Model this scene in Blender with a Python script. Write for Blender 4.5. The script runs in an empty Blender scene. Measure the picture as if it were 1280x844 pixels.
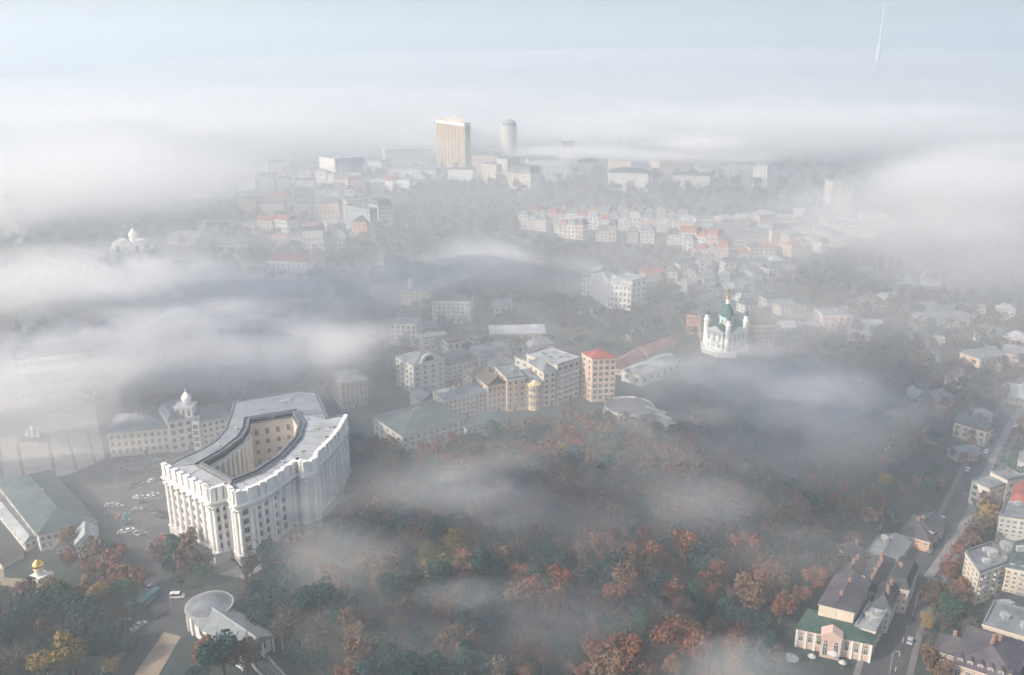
import bpy, bmesh, math, random
import numpy as np
from mathutils import Vector, Matrix
from mathutils.geometry import tessellate_polygon
random.seed(7); rng = np.random.default_rng(7)
S = bpy.context.scene
COL = S.collection
R = math.radians

# ------------------------------------------------------------------ camera model
F_PX, HC = 1100.0, 200.0
PITCH = math.atan(362 / F_PX)
SP, CP = math.sin(PITCH), math.cos(PITCH)

def P(px, py, z=0.0):
    """world point of photo pixel (px,py) on the plane of height z"""
    u = (px - 640) / F_PX; v = (py - 422) / F_PX
    t = (HC - z) / (SP + v * CP)
    return Vector((t * u, t * (CP - v * SP), z))

def height_at(pt, py):
    v = (py - 422) / F_PX
    return HC + pt.y * (-SP - v * CP) / (CP - v * SP)

# ------------------------------------------------------------------ materials
MATS = {}
def mat(name, col, rough=0.8, var=0.12, scale=0.25, metal=0.0, spec=0.3, fine=0.0, rand=0.0):
    if name in MATS: return MATS[name]
    m = bpy.data.materials.new(name); m.use_nodes = True
    nt = m.node_tree; b = nt.nodes['Principled BSDF']
    b.inputs['Roughness'].default_value = rough; b.inputs['Metallic'].default_value = metal
    b.inputs['Specular IOR Level'].default_value = spec
    c = (*col, 1)
    if var > 0:
        g = nt.nodes.new('ShaderNodeNewGeometry')
        n = nt.nodes.new('ShaderNodeTexNoise'); n.inputs['Scale'].default_value = scale
        n.inputs['Detail'].default_value = 5; n.inputs['Roughness'].default_value = 0.65
        nt.links.new(g.outputs['Position'], n.inputs['Vector'])
        r = nt.nodes.new('ShaderNodeMapRange'); r.inputs[1].default_value = 0.3; r.inputs[2].default_value = 0.7
        r.inputs[3].default_value = 1 - var; r.inputs[4].default_value = 1 + var
        nt.links.new(n.outputs['Fac'], r.inputs[0])
        fac = r.outputs[0]
        if rand > 0:
            oi = nt.nodes.new('ShaderNodeObjectInfo')
            rr = nt.nodes.new('ShaderNodeMapRange'); rr.inputs[3].default_value = 1 - rand; rr.inputs[4].default_value = 1 + rand
            nt.links.new(oi.outputs['Random'], rr.inputs[0])
            mu = nt.nodes.new('ShaderNodeMath'); mu.operation = 'MULTIPLY'
            nt.links.new(fac, mu.inputs[0]); nt.links.new(rr.outputs[0], mu.inputs[1]); fac = mu.outputs[0]
        mx = nt.nodes.new('ShaderNodeVectorMath'); mx.operation = 'SCALE'; mx.inputs[0].default_value = col
        nt.links.new(fac, mx.inputs['Scale']); nt.links.new(mx.outputs[0], b.inputs['Base Color'])
    else:
        b.inputs['Base Color'].default_value = c
    MATS[name] = m
    return m

def ground_mat(name, cols, scale, rough=0.95, stops=(0.35, 0.5, 0.65)):
    m = bpy.data.materials.new(name); m.use_nodes = True; nt = m.node_tree; b = nt.nodes['Principled BSDF']
    b.inputs['Roughness'].default_value = rough; b.inputs['Specular IOR Level'].default_value = 0.1
    g = nt.nodes.new('ShaderNodeNewGeometry'); n = nt.nodes.new('ShaderNodeTexNoise')
    n.inputs['Scale'].default_value = scale; n.inputs['Detail'].default_value = 9; n.inputs['Roughness'].default_value = 0.7
    nt.links.new(g.outputs['Position'], n.inputs['Vector'])
    cr = nt.nodes.new('ShaderNodeValToRGB'); e = cr.color_ramp.elements
    e[0].position = stops[0]; e[0].color = (*cols[0], 1); e[1].position = stops[2]; e[1].color = (*cols[2], 1)
    k = e.new(stops[1]); k.color = (*cols[1], 1)
    nt.links.new(n.outputs['Fac'], cr.inputs[0]); nt.links.new(cr.outputs[0], b.inputs['Base Color'])
    return m

def leaf_mat(name, col, col2):
    m = bpy.data.materials.new(name); m.use_nodes = True; nt = m.node_tree; b = nt.nodes['Principled BSDF']
    b.inputs['Roughness'].default_value = 0.9; b.inputs['Specular IOR Level'].default_value = 0.05
    g = nt.nodes.new('ShaderNodeNewGeometry'); n = nt.nodes.new('ShaderNodeTexNoise')
    n.inputs['Scale'].default_value = 0.35; n.inputs['Detail'].default_value = 4
    nt.links.new(g.outputs['Position'], n.inputs['Vector'])
    oi = nt.nodes.new('ShaderNodeObjectInfo')
    a = nt.nodes.new('ShaderNodeMath'); a.operation = 'MULTIPLY_ADD'; a.inputs[1].default_value = 0.6; 
    nt.links.new(oi.outputs['Random'], a.inputs[0]); nt.links.new(n.outputs['Fac'], a.inputs[2])
    mr = nt.nodes.new('ShaderNodeMapRange'); mr.inputs[1].default_value = 0.45; mr.inputs[2].default_value = 1.1
    nt.links.new(a.outputs[0], mr.inputs[0])
    mx = nt.nodes.new('ShaderNodeMix'); mx.data_type = 'RGBA'
    mx.inputs[6].default_value = (*col, 1); mx.inputs[7].default_value = (*col2, 1)
    nt.links.new(mr.outputs[0], mx.inputs[0]); nt.links.new(mx.outputs[2], b.inputs['Base Color'])
    return m

GLASS = mat('window_glass', (0.055, 0.065, 0.072), 0.2, 0.25, 0.15, spec=0.5, rand=0.75)
FRAME = mat('window_frame_paint', (0.6, 0.58, 0.54), 0.6, 0.0)
WALLS = {
 'white': (0.66, 0.645, 0.61), 'cream': (0.58, 0.51, 0.41), 'pale': (0.52, 0.505, 0.47), 'grey': (0.46, 0.45, 0.43),
 'peach': (0.58, 0.42, 0.31), 'yellow': (0.60, 0.49, 0.29), 'pink': (0.43, 0.33, 0.29), 'tan': (0.40, 0.32, 0.25),
 'mint': (0.46, 0.485, 0.455), 'red': (0.48, 0.17, 0.11), 'salmon': (0.52, 0.385, 0.33), 'bluegrey': (0.29, 0.335, 0.365),
 'orange': (0.56, 0.31, 0.17)}
ROOFS = {
 'grey': (0.17, 0.185, 0.20), 'dark': (0.060, 0.064, 0.072), 'teal': (0.072, 0.100, 0.106), 'red': (0.27, 0.095, 0.075),
 'lightgrey': (0.30, 0.32, 0.34), 'brown': (0.10, 0.078, 0.072), 'green': (0.042, 0.082, 0.066), 'plum': (0.088, 0.080, 0.092)}
def wmat(k): return mat('wall_' + k, WALLS[k], 0.85, 0.20, 0.13)
def rmat(k): return mat('roof_' + k, ROOFS[k], 0.6, 0.38, 0.16)
STONE = mat('pale_stone', (0.70, 0.69, 0.65), 0.8, 0.08, 0.3)
BARK = mat('bark', (0.09, 0.07, 0.055), 0.95, 0.2, 1.0)
GOLD = mat('gilding', (0.85, 0.55, 0.14), 0.25, 0.0, metal=1.0)

# ------------------------------------------------------------------ mesh helpers
class MB:
    def __init__(s): s.v = []; s.f = []; s.m = []
    def add(s, vs, fs, mi=0):
        o = len(s.v); s.v += [tuple(p) for p in vs]; s.f += [tuple(i + o for i in f) for f in fs]; s.m += [mi] * len(fs)
    def box(s, c, d, ang=0.0, mi=0):
        ca, sa = math.cos(ang), math.sin(ang); vs = []
        for z in (0, 1):
            for x, y in ((-.5, -.5), (.5, -.5), (.5, .5), (-.5, .5)):
                X, Y = x * d[0], y * d[1]
                vs.append((c[0] + X * ca - Y * sa, c[1] + X * sa + Y * ca, c[2] + z * d[2]))
        s.add(vs, [(3, 2, 1, 0), (4, 5, 6, 7), (0, 1, 5, 4), (1, 2, 6, 5), (2, 3, 7, 6), (3, 0, 4, 7)], mi)
    def prism(s, poly, z0, z1, mi=0, top=True, bottom=False):
        n = len(poly)
        vs = [(p[0], p[1], z0) for p in poly] + [(p[0], p[1], z1) for p in poly]
        fs = [(i, (i + 1) % n, n + (i + 1) % n, n + i) for i in range(n)]
        s.add(vs, fs, mi)
        if top: s.fill([poly], z1, mi)
        if bottom: s.fill([poly], z0, mi, flip=True)
    def fill(s, loops, z, mi=0, flip=False):
        tris = tessellate_polygon([[Vector((p[0], p[1], 0)) for p in l] for l in loops])
        pts = [p for l in loops for p in l]
        fs = []
        for t in tris:
            a, b, c = (pts[i] for i in t)
            cr = (b[0]-a[0])*(c[1]-a[1]) - (b[1]-a[1])*(c[0]-a[0])
            if abs(cr) < 1e-9: continue
            t = tuple(t) if (cr > 0) != flip else tuple(reversed(t))
            fs.append(t)
        s.add([(p[0], p[1], z) for p in pts], fs, mi)
    def ring(s, outer, inner, z0, z1, mi=0):
        n = len(outer)
        vs = [(p[0], p[1], z) for z in (z0, z1) for l in (outer, inner) for p in l]
        fs = []
        for i in range(n):
            j = (i + 1) % n
            fs += [(i, j, 2*n + j, 2*n + i), (n + j, n + i, 3*n + i, 3*n + j), (2*n + i, 2*n + j, 3*n + j, 3*n + i), (j, i, n + i, n + j)]
        s.add(vs, fs, mi)
    def lathe(s, prof, c=(0, 0, 0), seg=20, mi=0):
        vs = []; fs = []
        for r, z in prof:
            for k in range(seg):
                a = 2 * math.pi * k / seg
                vs.append((c[0] + r * math.cos(a), c[1] + r * math.sin(a), c[2] + z))
        for i in range(len(prof) - 1):
            for k in range(seg):
                k2 = (k + 1) % seg
                fs.append((i*seg + k, i*seg + k2, (i+1)*seg + k2, (i+1)*seg + k))
        fs.append(tuple(range((len(prof)-1)*seg, len(prof)*seg)))
        s.add(vs, fs, mi)
    def tube(s, a, b, r0, r1, seg=6, mi=0):
        a, b = Vector(a), Vector(b); d = (b - a).normalized()
        x = d.orthogonal().normalized(); y = d.cross(x)
        vs = [tuple(p + (x*math.cos(2*math.pi*k/seg) + y*math.sin(2*math.pi*k/seg))*r) for p, r in ((a, r0), (b, r1)) for k in range(seg)]
        fs = [(k, (k+1) % seg, seg + (k+1) % seg, seg + k) for k in range(seg)] + [tuple(range(seg, 2*seg)), tuple(reversed(range(seg)))]
        s.add(vs, fs, mi)
    def mesh(s, name, mats):
        me = bpy.data.meshes.new(name); me.from_pydata(s.v, [], s.f); 
        for m in (mats if isinstance(mats, (list, tuple)) else [mats]): me.materials.append(m)
        if any(s.m): me.polygons.foreach_set('material_index', s.m)
        me.update(); return me
    def obj(s, name, mats, parent=None, loc=(0, 0, 0)):
        return link(name, s.mesh(name, mats), parent, loc)

def link(name, me, parent=None, loc=(0, 0, 0), rz=0.0, label=None):
    o = bpy.data.objects.new(name, me); COL.objects.link(o)
    o.location = loc; o.rotation_euler = (0, 0, rz)
    if parent is not None: o.parent = parent
    if label: o['label'] = label
    return o

LABELS = {}
def thing(name, label, cat, loc=(0, 0, 0), rz=0.0, group=None):
    o = bpy.data.objects.new(name, None); COL.objects.link(o); o.location = loc; o.rotation_euler = (0, 0, rz)
    tag(o, label, cat, group); o.empty_display_size = 1
    return o
def tag(o, label, cat, group=None):
    o['label'] = label; o['category'] = cat
    if group: o['group'] = group
def struct(o, kind='structure'): o['kind'] = kind; return o

def offset(poly, d):
    n = len(poly); out = []
    for i in range(n):
        p0, p1, p2 = Vector(poly[i-1][:2]), Vector(poly[i][:2]), Vector(poly[(i+1) % n][:2])
        e1 = (p1 - p0).normalized(); e2 = (p2 - p1).normalized()
        n1 = Vector((e1.y, -e1.x)); n2 = Vector((e2.y, -e2.x)); b = n1 + n2
        if b.length < 0.2: b = n1.copy()
        k = d / max(0.45, b.normalized().dot(n1)); b.normalize()
        out.append((p1.x + b.x * k, p1.y + b.y * k))
    return out

FOOT = []      # footprints that trees keep clear of
def keep(poly, grow=1.5): FOOT.append(np.array(offset(poly, grow)))
def inside(poly, x, y):
    xs, ys = poly[:, 0], poly[:, 1]; xj, yj = np.roll(xs, 1), np.roll(ys, 1)
    c = ((ys > y) != (yj > y)) & (x < (xj - xs) * (y - ys) / np.where(yj == ys, 1e-9, yj - ys) + xs)
    return bool(c.sum() % 2)

# ------------------------------------------------------------------ windows and houses
WM = {}
def win_mesh(w, h, arch=False, fr=None, cross=True):
    fr = fr or FRAME
    k = (round(w, 2), round(h, 2), arch, fr.name)
    if k in WM: return WM[k]
    b = MB(); t = min(0.16, w * 0.14)
    b.box((0, -0.02, -h/2 - t), (w + 2*t, 0.16, t))             # sill
    b.box((0, -0.02, h/2), (w + 2*t, 0.20, t * 1.2))
    for sx in (-1, 1): b.box((sx * (w/2 + t/2), -0.02, -h/2), (t, 0.14, h))
    if cross: b.box((0, -0.03, -h/2), (0.09, 0.09, h)); b.box((0, -0.031, h*0.18), (w, 0.07, 0.09))
    b.box((0, 0.0, -h/2), (w, 0.06, h), mi=1)
    if arch:
        vs = [(0, -0.03, h/2 + t)] + [(w/2*math.cos(a), -0.032, h/2 + t*1.2 + w/2*math.sin(a)) for a in np.linspace(0, math.pi, 9)]
        b.add(vs, [(0, i+1, i) for i in range(1, 9)], 1)
    WM[k] = b.mesh('window', [fr, GLASS]); return WM[k]

def facing(p, nrm, tol=-0.05):
    d = Vector((0 - p.x, 0 - p.y)); return d.normalized().dot(nrm) > tol

def edge_windows(root, org, p0, p1, z0, z1, rows, cols, fill_w=0.45, fill_h=0.55, arch=False, fr=None, wmax=2.2, hmax=2.6, budget=None, skip=None, force=False, off=0.03):
    e = Vector((p1[0]-p0[0], p1[1]-p0[1])); L = e.length
    if L < 2 or rows < 1 or cols < 1: return 0
    e /= L; n = Vector((e.y, -e.x)); mid = Vector((org[0] + (p0[0]+p1[0])/2, org[1] + (p0[1]+p1[1])/2))
    if not force and not facing(mid, n): return 0
    me = win_mesh(min(wmax, L/cols*fill_w), min(hmax, (z1-z0)/rows*fill_h), arch, fr); a = math.atan2(e.y, e.x); k = 0
    for r in range(rows):
        for c in range(cols):
            if skip and skip(r, c): continue
            if budget is not None:
                if budget[0] <= 0: return k
                budget[0] -= 1
            s = L * (c + 0.5) / cols
            link('window', me, root, (p0[0] + e.x*s + n.x*off, p0[1] + e.y*s + n.y*off, z0 + (z1-z0)*(r+0.5)/rows), a); k += 1
    return k

def roof_quad(Q, kind, h, rh, mi_over=0.5):
    """Q: four local corners; returns the roof mesh builder"""
    b = MB()
    if kind in ('gable', 'hip'):
        O = offset(Q, mi_over); A, B, C, D = (Vector((*p, h)) for p in O)
        if (B - A).length >= (D - A).length: a, b_, c, d = A, B, C, D
        else: a, b_, c, d = B, C, D, A
        m0, m1 = (a + d)/2, (b_ + c)/2; L = (m1 - m0).length; W = (d - a).length
        ins = min(W/2, L*0.42) if kind == 'hip' else 0.0
        r0 = m0 + (m1-m0)*(ins/L); r1 = m1 - (m1-m0)*(ins/L); up = Vector((0, 0, rh)); r0, r1 = r0+up, r1+up
        t = Vector((0, 0, -0.25))
        vs = [a, b_, c, d, r0, r1, a+t, b_+t, c+t, d+t]
        b.add(vs, [(0, 1, 5, 4), (2, 3, 4, 5), (1, 2, 5), (3, 0, 4), (6, 7, 1, 0), (7, 8, 2, 1), (8, 9, 3, 2), (9, 6, 0, 3), (9, 8, 7, 6)])
        return b, (r0, r1)
    if kind == 'mansard':
        O = offset(Q, 0.3); I = offset(Q, -min(2.2, 0.2*min((Vector(Q[1])-Vector(Q[0])).length, (Vector(Q[3])-Vector(Q[0])).length)))
        n = len(Q); vs = [(*p, h) for p in O] + [(*p, h+rh) for p in I]
        b.add(vs, [(i, (i+1) % n, n+(i+1) % n, n+i) for i in range(n)] + [tuple(range(n, 2*n))])
        b.prism(offset(I, 0.25), h+rh-0.12, h+rh+0.18, bottom=True)
        c = sum((Vector((*p, h+rh)) for p in I), Vector())/n
        return b, (c, c)
    # flat with parapet
    b.ring(offset(Q, 0.25), offset(Q, -0.35), h, h + 0.9)
    b.fill([offset(Q, -0.34)], h + 0.25)
    c = sum((Vector((*p, h+0.25)) for p in Q), Vector())/len(Q)
    return b, (c, c)

def block(root, org, Q, z0, h, wall, roof, kind, rh, rows, cols, scols, chim=0, huts=0, dormers=0, arch=False, base=1.2, budget=None, fr=None, fill_w=0.45, fill_h=0.55, cornice=True, wl=None, seed=0, balc=0):
    rs = random.Random(seed)
    n = len(Q)
    b = MB(); b.prism(Q, z0, z0 + h)
    if kind == 'gable':
        A, B, C, D = (Vector((*p, z0 + h)) for p in Q); up = Vector((0, 0, rh * 0.97))
        if (B-A).length >= (D-A).length: b.add([A, D, (A+D)/2+up], [(0, 2, 1), (0, 1, 2)][:1]); b.add([B, C, (B+C)/2+up], [(0, 1, 2)])
        else: b.add([A, B, (A+B)/2+up], [(0, 1, 2)]); b.add([D, C, (D+C)/2+up], [(0, 2, 1)])
    wo = b.obj('wall', wmat(wall) if isinstance(wall, str) else wall, root)
    if wl: wo['label'] = wl
    if cornice:
        c = MB(); c.ring(offset(Q, 0.35), offset(Q, -0.1), z0 + h - 0.7, z0 + h - 0.28)
        c.ring(offset(Q, 0.12), offset(Q, -0.1), z0 + h*0.30, z0 + h*0.30 + 0.25)
        c.obj('cornice', mat('trim', (0.62, 0.59, 0.53), 0.8, 0.06), root)
    rb, (r0, r1) = roof_quad(Q, kind, z0 + h, rh)
    ro = rb.obj('roof', rmat(roof) if isinstance(roof, str) else roof, root)
    for i in range(chim):
        t = (i + 0.6) / (chim + 0.2); p = r0.lerp(r1, t) + Vector((rs.uniform(-1.2, 1.2), rs.uniform(-1.2, 1.2), 0))
        cb = MB(); cb.box((0, 0, -1.2), (0.9, 0.7, 2.4)); cb.box((0, 0, 1.2), (1.1, 0.9, 0.2))
        cb.obj('chimney', mat('chimney_brick', (0.36, 0.22, 0.17), 0.9, 0.15), ro, p)
    Lx = Vector(Q[1]) - Vector(Q[0]); Ly = Vector(Q[3 if n == 4 else -1]) - Vector(Q[0])
    for i in range(huts):
        s, t = rs.uniform(0.2, 0.8), rs.uniform(0.25, 0.75); p = Vector(Q[0]) + Lx*s + Ly*t
        hb = MB(); w_, d_, h_ = rs.uniform(1.2, 3.2), rs.uniform(1.2, 2.8), rs.uniform(1.0, 2.2)
        hb.box((0, 0, 0), (w_, d_, h_)); hb.box((0, 0, h_), (w_+0.3, d_+0.3, 0.15)); hb.box((w_*0.8, 0, 0), (0.9, 0.9, 0.9))
        hb.obj('roof_hut', mat('hut_paint', (0.34, 0.35, 0.35), 0.7, 0.2), ro, (p.x, p.y, z0 + h + (0.24 if kind == 'flat' else rh)), )
    if budget is None: budget = [96]
    for i in range(n):
        p0, p1 = Q[i], Q[(i+1) % n]
        cc = cols if i == 0 else (scols if n == 4 else max(1, int((Vector(p1)-Vector(p0)).length / 4)))
        if n == 4 and i == 2: cc = cols
        edge_windows(root, org, p0, p1, z0 + base, z0 + h - 0.9, rows, cc, arch=arch, budget=budget, fr=fr, fill_w=fill_w, fill_h=fill_h)
    if rows >= 2 and n == 4 and h > 6:
        e = (Vector(Q[1]) - Vector(Q[0])); L = e.length; e /= L; nn = Vector((e.y, -e.x)); a = math.atan2(e.y, e.x)
        if facing(Vector((org[0]+(Q[0][0]+Q[1][0])/2, org[1]+(Q[0][1]+Q[1][1])/2)), nn):
            if 'door' not in WM:
                db = MB(); db.box((0, 0, 0), (1.5, 0.18, 2.5), mi=1); db.box((0, 0.02, 0), (1.9, 0.16, 2.75)); WM['door'] = db.mesh('door', [STONE, mat('door_wood', (0.10, 0.065, 0.045), 0.7, 0.2)])
            s_ = L*0.5*(1 + rs.uniform(-.4, .4)); link('door', WM['door'], root, (Q[0][0]+e.x*s_+nn.x*0.06, Q[0][1]+e.y*s_+nn.y*0.06, z0), a)
            if balc and cols >= 3:
                if 'balc' not in WM:
                    db = MB(); db.box((0, -0.55, 0), (2.3, 1.2, 0.18)); db.box((0, -1.1, 0.18), (2.3, 0.07, 0.85)); db.box((-1.12, -0.55, 0.18), (0.06, 1.1, 0.85)); db.box((1.12, -0.55, 0.18), (0.06, 1.1, 0.85)); WM['balc'] = db.mesh('balcony', mat('balcony_paint', (0.42, 0.42, 0.41), 0.7, 0.15))
                for c in rs.sample(range(cols), min(balc, cols)):
                    for r in range(1, rows):
                        if rs.random() < 0.75: s_ = L*(c+0.5)/cols; link('balcony', WM['balc'], root, (Q[0][0]+e.x*s_+nn.x*0.05, Q[0][1]+e.y*s_+nn.y*0.05, z0 + base + (h-0.9-base)*(r+0.5)/rows - 1.4), a)
    if dormers:
        e = (Vector(Q[1]) - Vector(Q[0])); L = e.length; e /= L; nn = Vector((e.y, -e.x)); a = math.atan2(e.y, e.x)
        for i in range(dormers):
            s = L*(i+0.5)/dormers; p = Vector(Q[0]) + e*s - nn*0.9
            db = MB(); db.box((0, 0.8, 0), (1.7, 1.9, 1.7)); db.add([(-1.05, -0.3, 1.7), (1.05, -0.3, 1.7), (0, -0.3, 2.5), (-1.05, 1.9, 1.7), (1.05, 1.9, 1.7), (0, 1.9, 2.5)], [(0, 1, 2), (1, 4, 5, 2), (3, 0, 2, 5)], 1)
            do = db.obj('dormer', [wmat(wall) if isinstance(wall, str) else wall, rmat(roof) if isinstance(roof, str) else roof], root, (p.x, p.y, z0 + h + 0.1)); do.rotation_euler[2] = a
            link('window', win_mesh(0.9, 1.1, fr=fr), do, (0, -0.18, 0.9))
    return wo, ro, (r0, r1)

def quad(A, B, D):
    a, b = P(*A), P(*B)
    if isinstance(D, (int, float)):
        e = (b - a).normalized(); d = a + Vector((-e.y, e.x, 0)) * D
    else: d = P(*D)
    c = b + (d - a)
    return [a, b, c, d]

def house(name, label, A, B, D, top, wall='cream', roof='grey', kind='hip', rh=3.0, rows=3, cols=5, scols=3, cat='building', group=None, **kw):
    q = quad(A, B, D); h = height_at(q[0], top) if top is not None else kw.pop('h')
    ctr = sum(q, Vector())/4; Q = [(p.x-ctr.x, p.y-ctr.y) for p in q]
    keep([(p.x, p.y) for p in q])
    t = thing(name, label, cat, ctr, 0, group)
    block(t, ctr, Q, 0, h, wall, roof, kind, rh, rows, cols, scols, seed=hash(label) % 997 if False else len(label)*13 + int(A[0]), **kw)
    return t, ctr, Q, h
# ------------------------------------------------------------------ the setting
def sheet(name, pts, z, m, thick=0.0):
    poly = [(p.x, p.y) for p in pts]
    a = sum(poly[i][0]*poly[(i+1) % len(poly)][1] - poly[(i+1) % len(poly)][0]*poly[i][1] for i in range(len(poly)))
    if a < 0: poly.reverse()
    b = MB()
    if thick: b.prism(poly, z - thick, z)
    else: b.fill([poly], z)
    return struct(b.obj(name, m)), poly
def strip_poly(line, w):
    L = [P(*p) for p in line]; lft, rgt = [], []
    for i, p in enumerate(L):
        d = (L[min(i+1, len(L)-1)] - L[max(i-1, 0)]).normalized(); n = Vector((-d.y, d.x, 0)); lft.append(p + n*w/2); rgt.append(p - n*w/2)
    return rgt + lft[::-1]
ROADS = []
FLOOR = ground_mat('forest_floor', [(0.012, 0.026, 0.025), (0.022, 0.034, 0.031), (0.036, 0.038, 0.033)], 0.07)
def px_sheet(name, px, z, m, block_trees=True, thick=0.0):
    o, poly = sheet(name, [P(*p) for p in px], z, m, thick)
    if block_trees: ROADS.append(np.array(poly))
    return o
GROUND = ground_mat('city_ground', [(0.020, 0.040, 0.038), (0.036, 0.052, 0.050), (0.062, 0.066, 0.062)], 0.02)
LAWN = ground_mat('lawn', [(0.028, 0.060, 0.058), (0.042, 0.075, 0.068), (0.058, 0.082, 0.070)], 0.06)
ASPH = ground_mat('asphalt', [(0.050, 0.055, 0.060), (0.066, 0.070, 0.074), (0.086, 0.088, 0.090)], 0.09, 0.85)
PAVE = ground_mat('paving_stone', [(0.25, 0.235, 0.22), (0.30, 0.285, 0.265), (0.36, 0.34, 0.315)], 0.12, 0.85)
SAND = ground_mat('gravel_path', [(0.20, 0.16, 0.12), (0.27, 0.215, 0.16), (0.32, 0.26, 0.20)], 0.15)
LINE = mat('road_paint', (0.62, 0.62, 0.60), 0.7, 0.15, 1.0)
GRANITE = mat('kerb_granite', (0.33, 0.33, 0.33), 0.8, 0.1)
b = MB(); b.box((0, 7350, -1.0), (18000, 15300, 1.0)); struct(b.obj('ground', GROUND))
px_sheet('park_floor', [(225, 870), (310, 830), (300, 742), (330, 700), (445, 650), (450, 565), (500, 578), (640, 548), (760, 530), (870, 560), (1000, 640), (1110, 640), (1060, 700), (985, 780), (960, 870)], 0.02, FLOOR, False)
px_sheet('square_asphalt', [(112, 580), (262, 556), (330, 640), (268, 706), (226, 690), (196, 694), (160, 690), (132, 668), (128, 648), (90, 603)], 0.03, ASPH)
o, poly = sheet('square_road', strip_poly([(150, 676), (186, 722), (206, 762), (214, 800)], 13), 0.034, ASPH); ROADS.append(np.array(poly))
px_sheet('station_forecourt', [(198, 745), (238, 738), (240, 768), (226, 800), (206, 802)], 0.045, ASPH)
px_sheet('plaza_paving', [(-110, 500), (70, 495), (118, 505), (131, 574), (84, 594), (0, 606), (-110, 615)], 0.06, PAVE)
for l in ([(-2, 545), (3, 600)], [(22, 556), (30, 598)], [(60, 545), (69, 594)], [(84, 545), (96, 588)], [(108, 535), (119, 579)]):
    o, _ = sheet('paving_band', strip_poly(l, 1.3), 0.09, mat('dark_paving', (0.12, 0.115, 0.11), 0.85, 0.1))
px_sheet('lawn', [(110, 700), (140, 690), (185, 742), (196, 775), (176, 790), (150, 745)], 0.04, LAWN, False)
px_sheet('park_path', [(150, 870), (190, 858), (226, 796), (205, 790)], 0.07, SAND)
px_sheet('garden_path', [(112, 850), (160, 802), (168, 805), (124, 852)], 0.06, PAVE)
px_sheet('forecourt_paving', [(-30, 695), (0, 700), (5, 707), (5, 722), (32, 724), (64, 713), (68, 718), (47, 728), (44, 741), (-30, 724)], 0.06, SAND)
px_sheet('gate_path', [(70, 757), (88, 746), (96, 750), (80, 772)], 0.06, SAND)
px_sheet('park_walk', [(806, 655), (818, 626), (826, 628), (838, 665), (830, 668), (818, 640)], 0.05, ASPH)
px_sheet('building_apron', [(262, 690), (300, 706), (372, 668), (440, 640), (446, 652), (380, 684), (306, 724), (262, 716)], 0.08, mat('apron', (0.20, 0.19, 0.18), 0.9, 0.15))
ST = [(1094, 880), (1120, 785), (1160, 702), (1200, 645), (1226, 588), (1255, 532), (1300, 470)]
sp = strip_poly(ST, 13.5); o, poly = sheet('street', sp, 0.03, ASPH); ROADS.append(np.array(poly))
for s_ in (-1, 1):
    L = [P(*p) for p in ST]; out, inn = [], []
    for i, p in enumerate(L):
        d = (L[min(i+1, len(L)-1)] - L[max(i-1, 0)]).normalized(); n = Vector((-d.y, d.x, 0)) * s_
        inn.append(p + n*6.75); out.append(p + n*8.8)
    o, poly = sheet('pavement', inn + out[::-1], 0.14, mat('pavement_slabs', (0.15, 0.15, 0.15), 0.9, 0.2, 0.4), thick=0.13); ROADS.append(np.array(poly))
MED = [(1160, 722), (1176, 700), (1210, 648), (1226, 606), (1241, 574), (1263, 530), (1292, 492)]
o, poly = sheet('boulevard_strip', strip_poly(MED, 3.4), 0.15, mat('boulevard_slabs', (0.20, 0.20, 0.20), 0.9, 0.25, 0.2), thick=0.14)
for x0, y0, n_, dx, dy, a_ in ((150, 581, 9, 9, -0.9, 40), (150, 596, 7, 8, -1.2, 20), (164, 612, 6, 7.5, -1.6, 20), (170, 627, 5, 7.5, -1.4, 20), (138, 640, 4, 6, .6, 25), (150, 660, 4, 8, 1.0, 40)):
    for i in range(n_):
        p = P(x0+dx*i, y0+dy*i); b = MB(); b.box((0, 0, 0), (4.8, 0.14, 0.008)); struct(link('bay_marking', b.mesh('bay_marking', LINE), None, (p.x, p.y, 0.034), R(a_)))
for px_, py_, w_ in ((140, 615, 22), (190, 600, 16), (175, 650, 18), (150, 590, 12), (210, 640, 14), (170, 630, 9)):
    p = P(px_, py_); g_ = random.Random(px_); pts = [Vector((p.x + w_*g_.uniform(.5, 1)*math.cos(k*math.pi/5), p.y + w_*.6*g_.uniform(.5, 1)*math.sin(k*math.pi/5), 0)) for k in range(10)]
    sheet('asphalt_patch', pts, 0.042 + 0.001*(px_ % 7), mat('patched_asphalt', (0.042, 0.045, 0.048) if False else (0.088, 0.088, 0.088), 0.9, 0.3, 0.3))
# lane dashes on the street
L = [P(*p) for p in ST]; k = 0
for i in range(len(L)-1):
    e = L[i+1] - L[i]; n = int(e.length / 9); e.normalize()
    for j in range(n):
        p = L[i] + e*(j*9 + 3); b = MB(); b.box((0, 0, 0), (3, 0.18, 0.008))
        struct(link('lane_marking', b.mesh('lane_marking', LINE), None, (p.x - e.y*-3.2, p.y + e.x*-3.2, 0.034), math.atan2(e.y, e.x)))
for line, w in (([(1000, 470), (1060, 425), (1120, 405), (1240, 390), (1300, 392)], 9), ([(640, 480), (700, 440), (770, 455)], 8), ([(395, 640), (450, 610), (520, 592), (640, 565)], 7), ([(700, 440), (745, 405), (735, 385)], 7), ([(1226, 588), (1180, 540), (1150, 480)], 7)):
    o, poly = sheet('side_street', strip_poly(line, w), 0.035, ASPH); ROADS.append(np.array(poly))
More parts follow.
